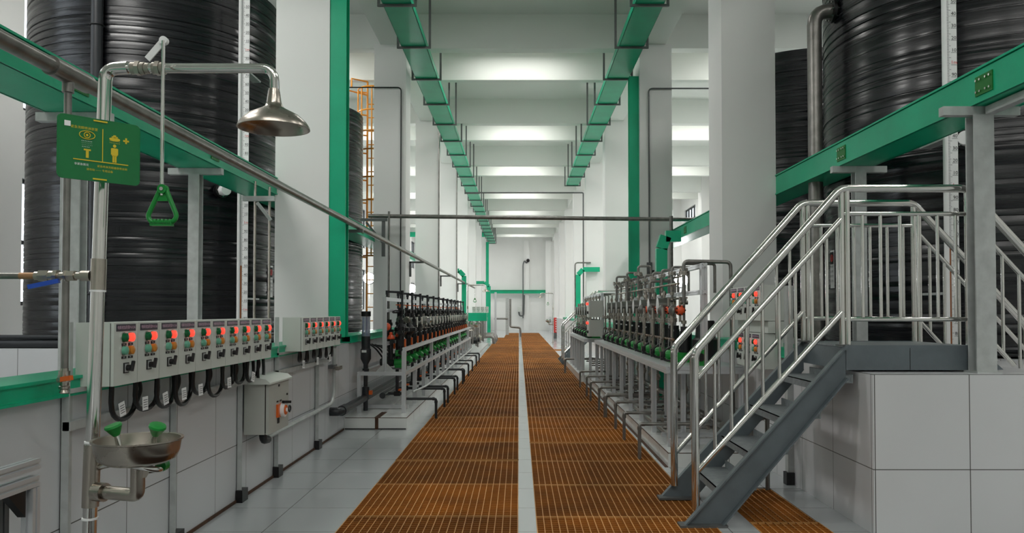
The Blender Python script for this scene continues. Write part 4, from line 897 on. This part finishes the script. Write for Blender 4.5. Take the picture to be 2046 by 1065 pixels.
def proto_tvalve():
    t = thing('shutoff_valve', (0, 0, 0), 'x', 'valve')
    b = MB(); b.cyl((0, 0, -0.12), (0, 0, 0.03), 0.024, BLACK, 10); b.cyl((0, 0, -0.09), (0, 0, -0.05), 0.036, BLACK, 8); b.cyl((-0.08, 0, -0.02), (0.06, 0, -0.02), 0.02, BLACK, 10); b.cyl((0.03, 0, -0.02), (0.065, 0, -0.02), 0.032, BLACK, 8); b.build('valve_body', t)
    b = MB(); b.cyl((0, 0, 0.03), (0, 0, 0.06), 0.008, ORANGE, 8); b.box((-0.055, -0.01, 0.06), (0.045, 0.01, 0.072), ORANGE); b.build('orange_lever', t)
    return t
def run(proto, x, ys, z, lab, group):
    for i, y in enumerate(ys):
        o = proto if i == 0 else dup(proto, (0, 0, 0)); o.location = (x, y, z); o['label'] = lab % nth(i + 1); o['group'] = group
ysl = [10.0 + 0.62 * i for i in range(20)]
run(proto_pump_left(), -1.58, [y + 0.1 for y in ysl], 0.655, 'green and black dosing pump on the left rack, %s from the camera', 'dosing pumps of the left rack')
run(proto_stack(), -1.53, ysl, 0.84, 'black valve column with orange handle on the left rack, %s from the camera', 'valve columns of the left rack')
run(proto_stack(), -1.72, [y + 0.3 for y in ysl], 0.80, 'black valve column of the rear rank on the left rack, %s from the camera', 'rear valve columns of the left rack')
dl = [11.35 + 0.55 * i for i in range(21)]
SILV = mat('silver_damper_body', (168, 168, 164), 0.3, 0.7)
dA, dG = proto_damper(False, SILV), proto_damper(True, SILV)
run(dA, -1.55, [y for i, y in enumerate(dl) if i != 2], 1.16, 'silver drum damper above the left rack, %s from the camera', 'silver dampers of the left rack')
dG.location = (-1.53, dl[2] - 0.1, 1.17); dG['label'] = 'silver drum damper with a round pressure gauge above the left rack'
run(proto_riser(), -1.545, [10.2 + 0.93 * i for i in range(13)], 1.34, 'black inverted-U riser pipe atop the left rack, %s from the camera', 'black riser pipes of the left rack')
run(proto_tvalve(), -1.60, [10.35 + 0.6 * i for i in range(18)], 1.43, 'black valve with orange lever high on the left rack, %s from the camera', 'upper shut-off valves of the left rack')
b = MB(); b.tube([(-1.62, 9.95, 1.40), (-1.62, 22.4, 1.40)], 0.018, PVC, 10); b.build('header_pipe', label='black header pipe along the upper left rack', cat='pipe')
b = MB(); b.tube([(-1.75, 9.9, 0.33), (-1.75, 22.4, 0.33)], 0.04, PVC, 12); b.build('header_pipe', label='fat black header pipe under the left rack table', cat='pipe')
# near-end pieces of the left rack
t = thing('filter_pot', (-1.72, 10.0, 1.18), 'black fitting with orange spherical cap at the near end of the left rack', 'valve')
b = MB(); b.tube([(-1.72, 10.0, 0.9), (-1.72, 10.0, 1.6)], 0.015, PVC, 10); b.cyl((-1.72, 10, 1.27), (-1.72, 10, 1.31), 0.03, BLACK, 12); b.cyl((-1.72, 10, 1.08), (-1.72, 10, 1.14), 0.035, BLACK, 12); b.build('pipe', t)
b = MB(); b.ball((-1.71, 9.97, 1.21), 0.052, CORAL, 14); b.build('orange_cap', t)
for i, (px, py, Y) in enumerate(((781, 672, 10.0), (795, 668, 10.4))):
    p = at(px, py, Y); t = thing('funnel_valve', p, '%s one of two coral cone-shaped caps at the near left rack end' % ('left' if i == 0 else 'right'), 'valve')
    b = MB(); b.lathe([(0.05 - 0.016 * i, -0.035), (0.052 - 0.016 * i, -0.02), (0.03 - 0.01 * i, 0.015), (0.02 - 0.004 * i, 0.02), (0.022 - 0.004 * i, 0.045), (0.012, 0.055)], p, CORAL, seg=12); b.build('coral_cap', t)
    b = MB(); b.cyl((p.x, p.y, p.z - 0.3), (p.x, p.y, p.z - 0.035), 0.03, BLACK, 12); b.box((p.x - 0.06, p.y - 0.05, p.z - 0.09), (p.x + 0.06, p.y + 0.05, p.z - 0.05), BLACK); b.build('body', t)
for i, px in enumerate((803, 817)):
    p = at(px, 655, 10.3 + 0.35 * i); t = thing('diaphragm_valve', p, 'large bolted black diaphragm valve, %s at the near end of the left rack' % ('first' if i == 0 else 'second'), 'valve')
    b = MB(); b.lathe([(0.03, -0.12), (0.075, -0.05), (0.1, -0.045), (0.1, 0.0), (0.07, 0.012), (0.05, 0.05)], p, BLACK, seg=18)
    b.build('valve_body', t)
    b = MB()
    for q in range(8): b.cyl((p.x + 0.085 * math.cos(q * PI / 4), p.y + 0.085 * math.sin(q * PI / 4), p.z - 0.05), (p.x + 0.085 * math.cos(q * PI / 4), p.y + 0.085 * math.sin(q * PI / 4), p.z + 0.015), 0.008, STAIN, 6)
    b.build('bolts', t)
    b = MB(); b.tube([(p.x, p.y, p.z + 0.04), (p.x, p.y, p.z + 0.2)], 0.018, BLACK, 10); b.lathe([(0.045, -0.012), (0.048, 0.012)], (p.x - 0.02, p.y - 0.06, p.z + 0.11), STAIN_B, (0.4, 1, 0.3), 16); b.build('top_gauge', t)
t = thing('calibration_column', (-1.96, 9.9, 0.2), 'clear measuring cylinder with black cap standing at the near end of the left rack', 'cylinder')
X, Y = at(731, 700, 9.9).x, 9.9
b = MB(); b.cyl((X, Y, 1.345), (X, Y, 1.41), 0.062, BLACK, 20); b.build('cap', t)
b = MB(); b.cyl((X, Y, 1.09), (X, Y, 1.345), 0.054, GLASSY, 20); g = b.build('clear_tube', t)
b = MB()
for i in range(12):
    for j in (-1, 1): b.box((X + j * 0.02 - 0.008, Y - 0.056, 1.11 + i * 0.019), (X + j * 0.02 + 0.008, Y - 0.0545, 1.114 + i * 0.019), BLUE)
b.build('graduation', g)
b = MB(); b.cyl((X, Y, 0.93), (X, Y, 1.09), 0.056, PVC, 20); b.lathe([(0.062, 0.93), (0.066, 0.92), (0.066, 0.80), (0.03, 0.73), (0.03, 0.68), (0.042, 0.675), (0.042, 0.64), (0.026, 0.635), (0.026, 0.45), (0.045, 0.44), (0.048, 0.3), (0.03, 0.27), (0.03, 0.14)], (X, Y, 0), PVC, seg=18); bd = b.build('black_body', t)
b = MB(); b.box((X - 0.04, Y - 0.068, 0.885), (X + 0.02, Y - 0.0655, 0.915), WHITE); b.build('label_plate', bd)
b = MB(); b.box((X + 0.045, Y - 0.03, 0.345), (X + 0.085, Y + 0.03, 0.395), ORANGE); b.build('orange_handle', bd)
# small orange-handled ball valves along the lower header
def proto_bv():
    t = thing('ball_valve', (0, 0, 0), 'x', 'valve')
    b = MB(); b.cyl((-0.12, 0, 0), (0.1, 0, 0), 0.02, PVC, 10); b.cyl((-0.04, 0, 0), (0.04, 0, 0), 0.035, BLACK, 10); b.cyl((0, 0, 0), (0, 0, 0.05), 0.014, BLACK, 8); b.cyl((0, 0, 0.02), (0, 0, 0.32), 0.022, PVC, 10); b.build('valve_body', t)
    b = MB(); b.box((0.02, -0.045, 0.04), (0.055, 0.02, 0.062), ORANGE); b.build('orange_handle', t)
    return t
run(proto_bv(), -1.6, [10.15 + 0.72 * i for i in range(17)], 0.33, 'black ball valve with orange handle under the left rack, %s from the camera', 'lower ball valves of the left rack')
# drains into the grating
def drain(xb, y, zt, x0, r, m, lab, group):
    b = MB(); b.tube([(x0, y, zt), (xb, y, zt), (xb, y, -0.12)], r, m, 10, r * 1.6)
    o = thing('drain_pipe', (xb, y, 0), lab, 'pipe', group); b.build('pipe', o)
    b = MB(); b.cyl((xb - (0.05 if xb < 0 else -0.05), y, zt), (xb - (0.02 if xb < 0 else -0.02), y, zt), r * 1.25, m, 10); b.cyl((xb, y, zt - 0.055), (xb, y, zt - 0.025), r * 1.25, m, 10); b.build('elbow_collar', o)
for i, y in enumerate((10.25, 11.4, 11.95, 13.2, 13.8, 15.1, 15.5, 16.8, 18.2, 19.9, 21.3)):
    drain(-1.10, y, 0.25 + 0.02 * (i % 2), -1.55, 0.018, PVC, 'black drain pipe running from the left rack into the grating, %s from the camera' % nth(i + 1), 'black drain pipes of the left rack')
for i, (y, x) in enumerate(((7.45, 1.16), (8.5, 1.155), (9.25, 1.155), (10.3, 1.15), (11.0, 1.14), (12.2, 1.13), (12.9, 1.13), (14.3, 1.13), (17.6, 1.05))):
    drain(x, y, 0.325 - 0.03 * (i % 2), 1.75, 0.0175 if i not in (3, 8) else 0.025, PIPE, 'steel drain pipe running from the right rack into the grating, %s from the camera' % nth(i + 1), 'steel drain pipes of the right rack')
b = MB(); b.tube([at(825, 783, 10.3), (-1.38, 11.5, 0.30), (-1.36, 14.0, 0.31), (-1.39, 17.0, 0.30), (-1.37, 20.0, 0.31), (-1.38, 22.8, 0.33)], 0.014, GALV, 8, 0.3); b.build('hose', label='pale grey hose tied along the legs of the left rack', cat='hose')
b = MB()
for i in range(4):
    y = 9.98 + 0.22 * i; b.tube([(-1.95, y, 1.0 - 0.02 * i), (-1.85, y, 0.93), (-1.72, y + 0.1, 0.72)], 0.012, RUBBER, 6, 0.08)
b.build('cable_bundle', label='bundle of black cables sloping into the near end of the left rack', cat='cable')

# ================================================================ RIGHT RACKS (steel pipework)
t = thing('equipment_rack', (1.8, 7.3, 0.13), 'long aluminium profile rack behind the stairs carrying steel pipework on the right', 'rack')
YR0, YR1 = 7.3, 14.25
for x in (1.42, 2.1): part('table_rail', (x, YR0, 0.85), (x, YR1, 0.85), None, 0.03)
for y in (YR0, YR1): part('cross_rail', (1.42, y, 0.85), (2.1, y, 0.85), None, 0.03)
b = MB(); b.box((1.40, YR0, 0.882), (2.12, YR1, 0.888), ALU); b.build('table_top', t)
for i in range(9):
    y = YR0 + 0.03 + i * 0.86
    part('leg', (1.43, y, 0.13), (1.43, y, 0.82), (0, 1, 0), 0.024)
    part('leg', (1.62, y + 0.3, 0.13), (1.62, y + 0.3, 0.82), (0, 1, 0), 0.0225)
    if i % 2 == 0: part('leg', (2.1, y, 0.13), (2.1, y, 0.82), (0, 1, 0))
for y in (7.55, 10.8, 14.2): part('tall_post', (1.81, y, 0.89), (1.81, y, 1.88), (0, 1, 0), 0.03)
for z in (1.86, 1.60): part('back_rail', (1.81, 7.5, z), (1.81, 14.3, z), None, 0.022)
b = MB(); b.tube([(1.48, 7.35, 0.2), (1.48, 14.6, 0.2)], 0.03, PIPE, 10); b.build('foot_pipe', t)
for z in (0.2,): part('foot_rail', (1.4, 7.2, z), (2.15, 7.2, z), None, 0.025); part('foot_rail', (1.4, 7.6, z), (2.15, 7.6, z), None, 0.02)
t = thing('equipment_rack', (1.6, 14.7, 0.135), 'second shorter aluminium rack beyond the first one on the right', 'rack')
for x in (1.27, 2.1): part('table_rail', (x, 14.7, 0.85), (x, 18.9, 0.85), None, 0.03)
for y in (14.7, 18.9): part('cross_rail', (1.27, y, 0.85), (2.1, y, 0.85), None, 0.03)
b = MB(); b.box((1.25, 14.7, 0.882), (2.12, 18.9, 0.888), ALU); b.build('table_top', t)
for i in range(7):
    y = 14.72 + i * 0.69
    if y < 15.4: part('leg', (1.36, y, 0.13), (1.36, y, 0.82), (0, 1, 0), 0.026)
    else: part('leg', (1.28, y, 0.135), (1.28, y, 0.82), (0, 1, 0), 0.026)
for y in (14.8, 18.8): part('tall_post', (1.6, y, 0.89), (1.6, y, 1.75), (0, 1, 0), 0.026)
for z in (1.74, 1.5): part('back_rail', (1.6, 14.8, z), (1.6, 18.8, z))

def flange(mb, c, axis=(0, 0, 1), R=0.05, m=STAIN_B, bolts=6):
    c = Vector(c); ax = Vector(axis).normalized(); sd, u = frame_of(ax)
    mb.cyl(c - ax * 0.016, c - ax * 0.003, R, m, 16); mb.cyl(c + ax * 0.003, c + ax * 0.016, R, m, 16)
    for q in range(bolts):
        a = 2 * PI * q / bolts; p = c + (sd * math.cos(a) + u * math.sin(a)) * R * 0.78; mb.cyl(p - ax * 0.028, p + ax * 0.028, 0.006, m, 6)
def proto_pump_right():
    t = thing('metering_pump', (0, 0, 0), 'x', 'pump')
    b = MB(); b.box((-0.13, -0.07, 0), (0.12, 0.07, 0.03), PGREEN); b.box((-0.1, -0.055, 0.03), (0.09, 0.055, 0.1), PGREEN); b.lathe([(0.03, -0.03), (0.05, 0), (0.05, 0.05)], (-0.13, 0, 0.075), PGREEN, (1, 0, 0), 12); b.build('green_base', t)
    b = MB(); b.cyl((0.06, 0, 0.1), (0.06, 0, 0.32), 0.062, BLACK, 18); b.cyl((0.06, 0, 0.32), (0.06, 0, 0.365), 0.055, BLACK, 18); b.cyl((0.06, 0, 0.1), (0.06, 0, 0.125), 0.075, BLACK, 18); m_ = b.build('motor', t)
    b = MB(); b.box((0.02, -0.068, 0.3), (0.045, -0.058, 0.32), WHITE); b.build('rating_plate', m_)
    b = MB(); b.tube([(-0.02, -0.07, 0.16), (-0.1, -0.09, 0.17), (-0.19, -0.1, 0.12), (-0.2, -0.1, 0.03), (-0.12, -0.1, 0.015), (-0.05, -0.09, 0.03)], 0.011, RUBBER, 8, 0.05); b.build('cable', t)
    b = MB(); b.cyl((-0.16, 0, 0.075), (-0.205, 0, 0.075), 0.034, BLACK, 12); b.build('adjusting_knob', t)
    return t
def proto_steel_column(ball=False):
    t = thing('steel_riser', (0, 0, 0), 'x', 'pipe')
    b = MB(); b.tube([(0, 0, 0.12), (0, 0, 0.95), (0.32, 0, 0.95), (0.32, 0, 0.65)], 0.015, PIPE, 10, 0.035); b.tube([(0.0, 0.0, 0.14), (0.04, 0.08, 0.14), (0.04, 0.2, 0.14)], 0.014, PIPE, 8, 0.03)
    for z, r in ((0.2, 0.024), (0.27, 0.02), (0.33, 0.028), (0.64, 0.024), (0.7, 0.022)): b.cyl((0, 0, z), (0, 0, z + 0.035), r, STAIN_B, 8)
    b.build('pipe', t)
    b = MB(); flange(b, (0, 0, 0.88), R=0.045); b.build('flange', t)
    b = MB(); b.cyl((-0.04, 0, 0.55), (0.04, 0, 0.55), 0.022, STAIN_B, 8); b.box((-0.02, -0.05, 0.575), (0.02, 0.03, 0.585), GALV_D); b.cyl((0, 0, 0.53), (0, 0, 0.6), 0.026, STAIN_B, 6); b.build('ball_valve', t)
    return t
def proto_side_column():
    t = thing('steel_standpipe', (0, 0, 0), 'x', 'pipe')
    b = MB(); b.tube([(0, 0, 0.06), (0, 0, 0.62)], 0.016, STAIN_B, 10); b.cyl((0, 0, 0.06), (0, 0, 0.1), 0.03, BLACK, 10)
    for z in (0.16, 0.25, 0.44): b.cyl((0, 0, z), (0, 0, z + 0.04), 0.025, STAIN_B, 6)
    b.tube([(0, 0, 0.3), (-0.04, -0.04, 0.28), (-0.05, -0.05, 0.16), (0, -0.02, 0.1)], 0.006, PIPE, 6, 0.02); b.build('pipe', t)
    b = MB(); flange(b, (0, 0, 0.48), R=0.058); b.build('flange', t)
    return t
def proto_rdamper():
    t = thing('pulsation_damper', (0, 0, 0), 'x', 'damper')
    b = MB(); b.cyl((-0.05, 0, 0.1), (0.10, 0, 0.1), 0.09, DRUM, 24); b.build('drum', t)
    b = MB(); b.cyl((-0.056, 0, 0.1), (-0.05, 0, 0.1), 0.093, DRUM, 24); b.cyl((0.10, 0, 0.1), (0.11, 0, 0.1), 0.098, STAIN_B, 24); b.build('end_flange', t)
    b = MB(); b.cyl((0.02, 0, -0.03), (0.02, 0, 0.02), 0.02, STAIN_B, 10); b.cyl((0.02, 0, 0.18), (0.02, 0, 0.27), 0.016, STAIN_B, 8); b.cyl((0.02, 0, 0.22), (0.02, 0, 0.25), 0.026, STAIN_B, 6); b.build('neck', t)
    return t
yr = [7.95 + 0.61 * i for i in range(10)]
run(proto_pump_right(), 1.66, yr, 0.888, 'green-based pump with black motor on the long right rack, %s from the camera', 'pumps of the long right rack')
run(proto_rdamper(), 1.60, [8.6 + 0.61 * i for i in range(9)], 1.37, 'dark grey drum damper above the long right rack, %s from the camera', 'drum dampers of the long right rack')
run(proto_steel_column(), 1.70, yr, 0.95, 'steel riser with flanged top bend on the long right rack, %s from the camera', 'risers of the long right rack')
run(proto_side_column(), 1.54, [y + 0.3 for y in yr], 0.83, 'flanged steel standpipe before the motors on the right rack, %s from the camera', 'standpipes of the long right rack')
run(proto_side_column(), 1.60, [y + 0.12 for y in yr], 0.84, 'slim steel standpipe between the motors on the right rack, %s from the camera', 'inner standpipes of the long right rack')
y2 = [15.0 + 0.62 * i for i in range(6)]
run(proto_pump_right(), 1.46, y2, 0.888, 'metering pump on the second right rack, %s from the camera', 'pumps of the second right rack')
run(proto_rdamper(), 1.38, y2, 1.32, 'drum damper above the second right rack, %s from the camera', 'drum dampers of the second right rack')
run(proto_side_column(), 1.40, [y + 0.2 for y in y2], 0.835, 'steel standpipe on the second right rack, %s from the camera', 'standpipes of the second right rack')
run(proto_steel_column(), 1.58, [y + 0.1 for y in y2], 0.80, 'steel riser on the second right rack, %s from the camera', 'risers of the second right rack')
for px, py, Y, rr, sz, lab in ((1359, 620, 7.95, 0.055, 1, 'coral red bolted valve ball on the nearest steel riser of the right rack'), (1336, 620, 8.45, 0.045, 1, 'second coral red valve ball, partly behind the first drum damper'),
                          (1314, 619, 9.05, 0.045, 1, 'third coral red valve ball between two drum dampers'), (1294, 618, 9.75, 0.05, 1, 'fourth coral red valve ball further along the right rack')):
    p = at(px, py, Y); t = thing('diaphragm_valve', p, lab, 'valve'); b = MB(); b.ball(p, rr, CORAL, 14); b.build('coral_housing', t)
    b = MB()
    for q in range(7):
        a = q * PI / 3.5; d = Vector((math.cos(a) * 0.8, -0.6, math.sin(a) * 0.8)).normalized(); b.cyl(p + d * rr * 0.9, p + d * rr * 1.12, 0.009, BLACK, 6)
    b.build('bolts', t)
    b = MB(); b.cyl(p + Vector((0, 0, -0.12)), p + Vector((0, 0, 0.14)), 0.015, STAIN_B, 8); b.lathe([(0.02, 0), (0.06, 0.02), (0.062, 0.03), (0.06, 0.04), (0.02, 0.07)], p + Vector((-0.05, 0, 0)), PIPE, (-1, 0, 0), 14); b.build('steel_body', t)
t = thing('pipe_loop', (1.7, 7.95, 0.9), 'tall steel pipe loop rising over the near end of the right rack', 'pipe')
b = MB(); b.tube([(1.69, 7.9, 1.5), (1.69, 7.9, 1.925), (2.17, 7.9, 1.915), (2.19, 7.9, 0.3)], 0.019, PIPE, 12, 0.05); b.build('pipe', t)
b = MB(); flange(b, (1.69, 7.9, 1.80), R=0.055); b.build('flange', t)
for i, (px, py, Y, x2) in enumerate(((1253, 545, 11.6, 0.22), (1232, 553, 12.3, 0.2), (1298, 562, 9.2, 0.3), (1275, 532, 10.9, 0.18))):
    p = at(px, py, Y); t = thing('pipe_loop', p, 'steel pipe arch with bolted flange above the right rack, %s of the smaller arches' % nth(i + 1), 'pipe', 'smaller pipe arches of the right rack')
    b = MB(); b.tube([(p.x, p.y, 1.4), (p.x, p.y, p.z), (p.x + x2, p.y, p.z), (p.x + x2, p.y, 1.2)], 0.017, PIPE, 10, 0.04); b.build('pipe', t)
    b = MB(); flange(b, (p.x, p.y, p.z - 0.11), R=0.06, bolts=8); b.build('flange', t)
b = MB()
for z, x in ((1.78, 1.72), (1.7, 1.66), (1.55, 1.74)): b.tube([(x, 8.0, z), (x, 13.8, z)], 0.012, STAIN_B, 8)
b.build('thin_pipes', label='thin stainless pipes running along the top of the right rack', cat='pipe')
b = MB(); b.tube([(1.58, 7.9, 1.12), (1.58, 13.9, 1.10)], 0.014, mat('tarnished_pipe', (120, 96, 76), 0.4, 0.6, noise=0.3), 8); b.build('tarnished_pipe', label='tarnished brown pipe running past the black motors on the right rack', cat='pipe')
t = thing('plastic_drum', (1.8, 7.75, 0.89), 'large black plastic drum at the near end of the right rack behind the railing', 'drum')
b = MB(); b.lathe([(0.125, 0), (0.13, 0.02), (0.13, 0.24), (0.10, 0.26), (0.09, 0.42), (0.085, 0.43)], (1.86, 7.7, 0.888), BLACK, seg=24); bd = b.build('body', t)
b = MB(); b.box((1.80, 7.602, 1.22), (1.83, 7.606, 1.26), WHITE); b.build('label_sticker', bd)
b = MB(); b.box((1.68, 7.4, 0.888), (1.80, 7.56, 1.04), PGREEN); b.cyl((1.74, 7.38, 0.97), (1.74, 7.4, 0.97), 0.04, BLACK, 12); b.build('green_motor_block', label='bright green pump housing seen between the stair rails', cat='pump')
# two cabinets standing on the second rack
for z, lab in ((1.30, 'upper grey steel control cabinet standing over the second right rack'), (0.94, 'lower grey steel control cabinet standing over the second right rack')):
    a, c = at(1178, 600, 14.4), at(1205, 600, 14.4)
    t = thing('control_cabinet', (a.x, 14.35, z), lab, 'cabinet')
    b = MB(); b.box((a.x, 14.35, z), (c.x, 14.75, z + 0.31), BOXD); b.build('cabinet_body', t)
    b = MB(); b.box((a.x - 0.02, 14.36, z), (a.x - 0.001, 14.74, z + 0.31), BOXG); d_ = b.build('door', t)
    for yy in (14.45, 14.64): b = MB(); b.cyl((a.x - 0.02, yy, z + 0.25), (a.x - 0.045, yy, z + 0.25), 0.025, REDL, 10); b.build('red_lamp', d_)
    b = MB(); b.box((a.x - 0.045, 14.42, z + 0.06), (a.x - 0.02, 14.5, z + 0.11), BLACK); b.build('switch', d_)
    if z > 1.2: b = MB(); b.box((c.x, 14.5, z - 0.36), (c.x + 0.03, 14.54, z + 0.2), ALU); b.build('mounting_post', t)
# lower clutter on the plinth: suction valves
def proto_lowvalve():
    t = thing('suction_valve', (0, 0, 0), 'x', 'valve')
    b = MB(); b.cyl((-0.3, 0, 0), (0.3, 0, 0), 0.015, PIPE, 8); b.cyl((0.05, 0, 0), (0.05, 0, 0.6), 0.014, PIPE, 8)
    for x in (-0.22, -0.12, 0.0, 0.14, 0.2): b.cyl((x, 0, 0), (x + 0.03, 0, 0), 0.027, STAIN_B, 6)
    b.lathe([(0.01, -0.03), (0.03, 0), (0.01, 0.03)], (0.05, 0, 0.15), STAIN_B, seg=8); b.lathe([(0.02, -0.04), (0.035, 0), (0.02, 0.04)], (0.05, 0, 0.32), STAIN_B, seg=8); b.build('pipe_body', t)
    b = MB(); b.box((-0.18, -0.01, 0.03), (-0.06, 0.01, 0.042), ORANGE if 0 else GALV_D); b.cyl((-0.1, 0, 0), (-0.1, 0, 0.035), 0.008, GALV_D, 6); b.build('lever', t)
    return t
run(proto_lowvalve(), 1.75, [7.8 + 0.55 * i for i in range(12)], 0.24, 'steel suction valve and pipe under the long right rack, %s from the camera', 'suction valves under the right rack')
run(proto_lowvalve(), 1.85, [15.7 + 0.7 * i for i in range(5)], 0.26, 'steel suction valve under the second right rack, %s from the camera', 'suction valves under the second right rack')
b = MB(); b.tube([(1.95, 7.4, 0.32), (1.95, 14.2, 0.32)], 0.035, PIPE, 12); b.build('header_pipe', label='steel header pipe lying under the long right rack', cat='pipe')
# second small staircase far right
def far_stairs():
    t = thing('steel_staircase', (1.13, 20.6, 0), 'small distant steel staircase with railings beyond the second right rack', 'stairs')
    for y in (20.6, 21.5):
        b = MB(); b.bar((1.13, y, 0.03), (2.1, y, 0.95), 0.03, 0.16, STAIRP); b.build('stringer', t)
        b = MB(); b.tube([(1.2, y, 0.1), (1.2, y, 1.05), (2.1, y, 1.95), (3.0, y, 1.95)], 0.025, STAIN, 10, 0.05); b.tube([(1.2, y, 0.8), (2.1, y, 1.7)], 0.018, STAIN, 8); b.tube([(1.2, y, 0.3), (2.1, y, 1.2)], 0.018, STAIN, 8)
        b.build('handrail', t)
        for i in range(6): b = MB(); x = 1.32 + i * 0.14; b.cyl((x, y, 0.3 + x - 1.2), (x, y, 0.8 + x - 1.2), 0.013, STAIN, 8); b.build('baluster', t)
    for i in range(4): b = MB(); b.box((1.3 + i * 0.22, 20.6, 0.22 + i * 0.22), (1.52 + i * 0.22, 21.5, 0.24 + i * 0.22), DECKP); b.build('tread', t)
far_stairs()

# ================================================================ FAR LEFT GROUP, FAR RIGHT, END WALL
shower(-1.56, 23.4, 'distant emergency shower standing beyond the left rack', False)
s2 = shower(0, 0, 'distant emergency shower standing at the right near the end wall', False); s2.location = (1.50, 34.0, 0); s2.rotation_euler = (0, 0, PI)
b = MB(); b.box((-2.1, 24.5, 1.1), (-1.0 - 0.03, 24.9, 1.36), GREEN); b.build('shelf_beam', label='short green steel beam carrying four small boxes at the far left', cat='beam')
for i in range(4):
    p0, p1 = at(943.5 + 8.4 * i, 625, 24.6), at(950.5 + 8.4 * i, 625, 24.6)
    t = thing('small_box', (p0.x, 24.6, 1.362), 'small grey switch box on the short green beam, %s from the left' % nth(i + 1), 'box', 'small boxes on the far green beam')
    b = MB(); b.box((p0.x, 24.6, 1.361), (p1.x, 24.75, 1.56), BOXG); bb = b.build('box_body', t)
    b = MB()
    for u, v in ((0.25, 0.16), (0.65, 0.16), (0.3, 0.11), (0.7, 0.1), (0.5, 0.06)): x = p0.x + (p1.x - p0.x) * u; b.box((x - 0.012, 24.594, 1.361 + v - 0.008), (x + 0.012, 24.6, 1.361 + v + 0.008), INK)
    b.build('switch_marks', bb)
t = thing('pump_skid', (-1.7, 25.5, 0), 'distant steel pump skid crowded with pipes at the far left', 'pump skid')
b = MB(); rd = random.Random(3)
for i in range(12):
    y = 25.2 + i * 0.6; x = -1.75 + rd.uniform(-0.15, 0.25); z = rd.uniform(0.9, 1.4)
    b = MB(); b.tube([(x, y, 0.1), (x, y, z), (x + 0.2, y, z), (x + 0.2, y, 0.3)], 0.025, PIPE, 8, 0.05); b.cyl((x, y, 0.4), (x, y, 0.5), 0.06, STAIN_B, 8); b.cyl((x, y, 0.8), (x, y, 0.88), 0.055, STAIN_B, 8); b.build('pipe', t)
b = MB(); b.box((-2.05, 25.0, 0.0), (-1.3, 32.5, 0.08), GALV); b.build('base', t)
for i in range(4): b = MB(); y = 26 + i * 1.5; b.cyl((-1.75, y, 0.4), (-1.4, y, 0.4), 0.09, BLACK if i < 2 else STAIN_B, 12); b.build('motor', t)
b = MB(); b.box((-1.15, 36.0, 0.1), (-1.05, 36.2, 2.3), ALU); b.build('steel_post', label='upright aluminium post with cables at the far left', cat='post')
t = thing('column_skid', (-0.9, 40, 0), 'tall distant grey column with pipes before the end wall', 'pipe column')
p = at(1016, 600, 43); b = MB(); b.box((p.x - 0.16, 43, 0.1), (p.x + 0.02, 43.2, 2.15), GALV); b.build('column', t)
b = MB(); b.tube([(p.x + 0.1, 43, 2.1), (p.x + 0.1, 43, 0.55), (p.x + 0.65, 43, 0.5), (p.x + 0.68, 43, 0.0)], 0.06, PIPE, 10, 0.1); b.tube([(p.x - 0.05, 43, 1.0), (p.x - 0.8, 43, 1.0)], 0.05, PIPE, 8); b.build('pipe', t)
for i in range(4):
    t = thing('bent_pipe', (-1.0, 34 + i, 0), 'fat grey pipe bending into the far left grating, %s from the camera' % nth(i + 1), 'pipe', 'bent pipes at the far left')
    b = MB(); b.tube([(-1.9, 33.5 + i * 1.3, 0.3), (-1.12 + 0.0 * i, 33.5 + i * 1.3, 0.32), (-1.08, 33.5 + i * 1.3, -0.1)], 0.07, PIPE, 12, 0.15); b.build('pipe', t)
p = at(1055, 517, YE - 0.35)
t = thing('wall_camera', p, 'small surveillance camera on a conduit high on the end wall', 'camera')
b = MB(); b.box((p.x - 0.12, YE - 0.36, p.z - 0.05), (p.x + 0.12, YE - 0.26, p.z + 0.3), WHITE); b.cyl((p.x, YE - 0.5, p.z - 0.15), (p.x, YE - 0.3, p.z - 0.1), 0.12, BLACK, 12); b.build('camera_body', t)
q = at(1045, 520, YE - 0.3); b = MB(); b.tube([(p.x, YE - 0.32, p.z - 0.15), (p.x - 0.1, YE - 0.32, p.z - 0.35), (q.x + 0.1, YE - 0.32, q.z), (q.x, YE - 0.32, q.z - 0.3), (q.x, YE - 0.32, 0.9)], 0.04, GALV_D, 8, 0.15); b.build('conduit', t)
p0, p1 = at(1034, 613, YE - 0.6), at(1042, 623, YE - 0.6)
t = thing('wall_cabinet', (p0.x, YE - 0.5, p1.z), 'small grey electrical cabinet low on the end wall', 'cabinet')
b = MB(); b.box((p0.x, YE - 0.6, p1.z), (p1.x, YE - 0.26, p0.z), BOXG); b.build('cabinet_body', t)
b = MB(); b.tube([(p0.x + 0.1, YE - 0.4, p1.z), (p0.x + 0.15, YE - 0.4, p1.z - 0.3), (p1.x + 0.15, YE - 0.4, p1.z - 0.3), (p1.x + 0.2, YE - 0.4, 2.6)], 0.06, GALV_D, 8, 0.15); b.build('conduit', t)
p = at(1109.5, 650, 40)
t = thing('level_marker', (p.x, 40, 0), 'tall narrow red box standing against a right pillar far down the aisle', 'marker')
b = MB(); b.box((p.x - 0.07, 40, 0.3), (p.x + 0.07, 40.1, 1.08), REDP); bb = b.build('red_panel', t)
b = MB()
for i in range(6): b.box((p.x + 0.01, 39.995, 0.36 + i * 0.12), (p.x + 0.05, 40.0, 0.42 + i * 0.12), WHITE)
b.build('white_marks', bb)
b = MB(); b.box((p.x - 0.08, 40, 0), (p.x + 0.08, 40.1, 0.3), GALV_D); b.build('foot', t)
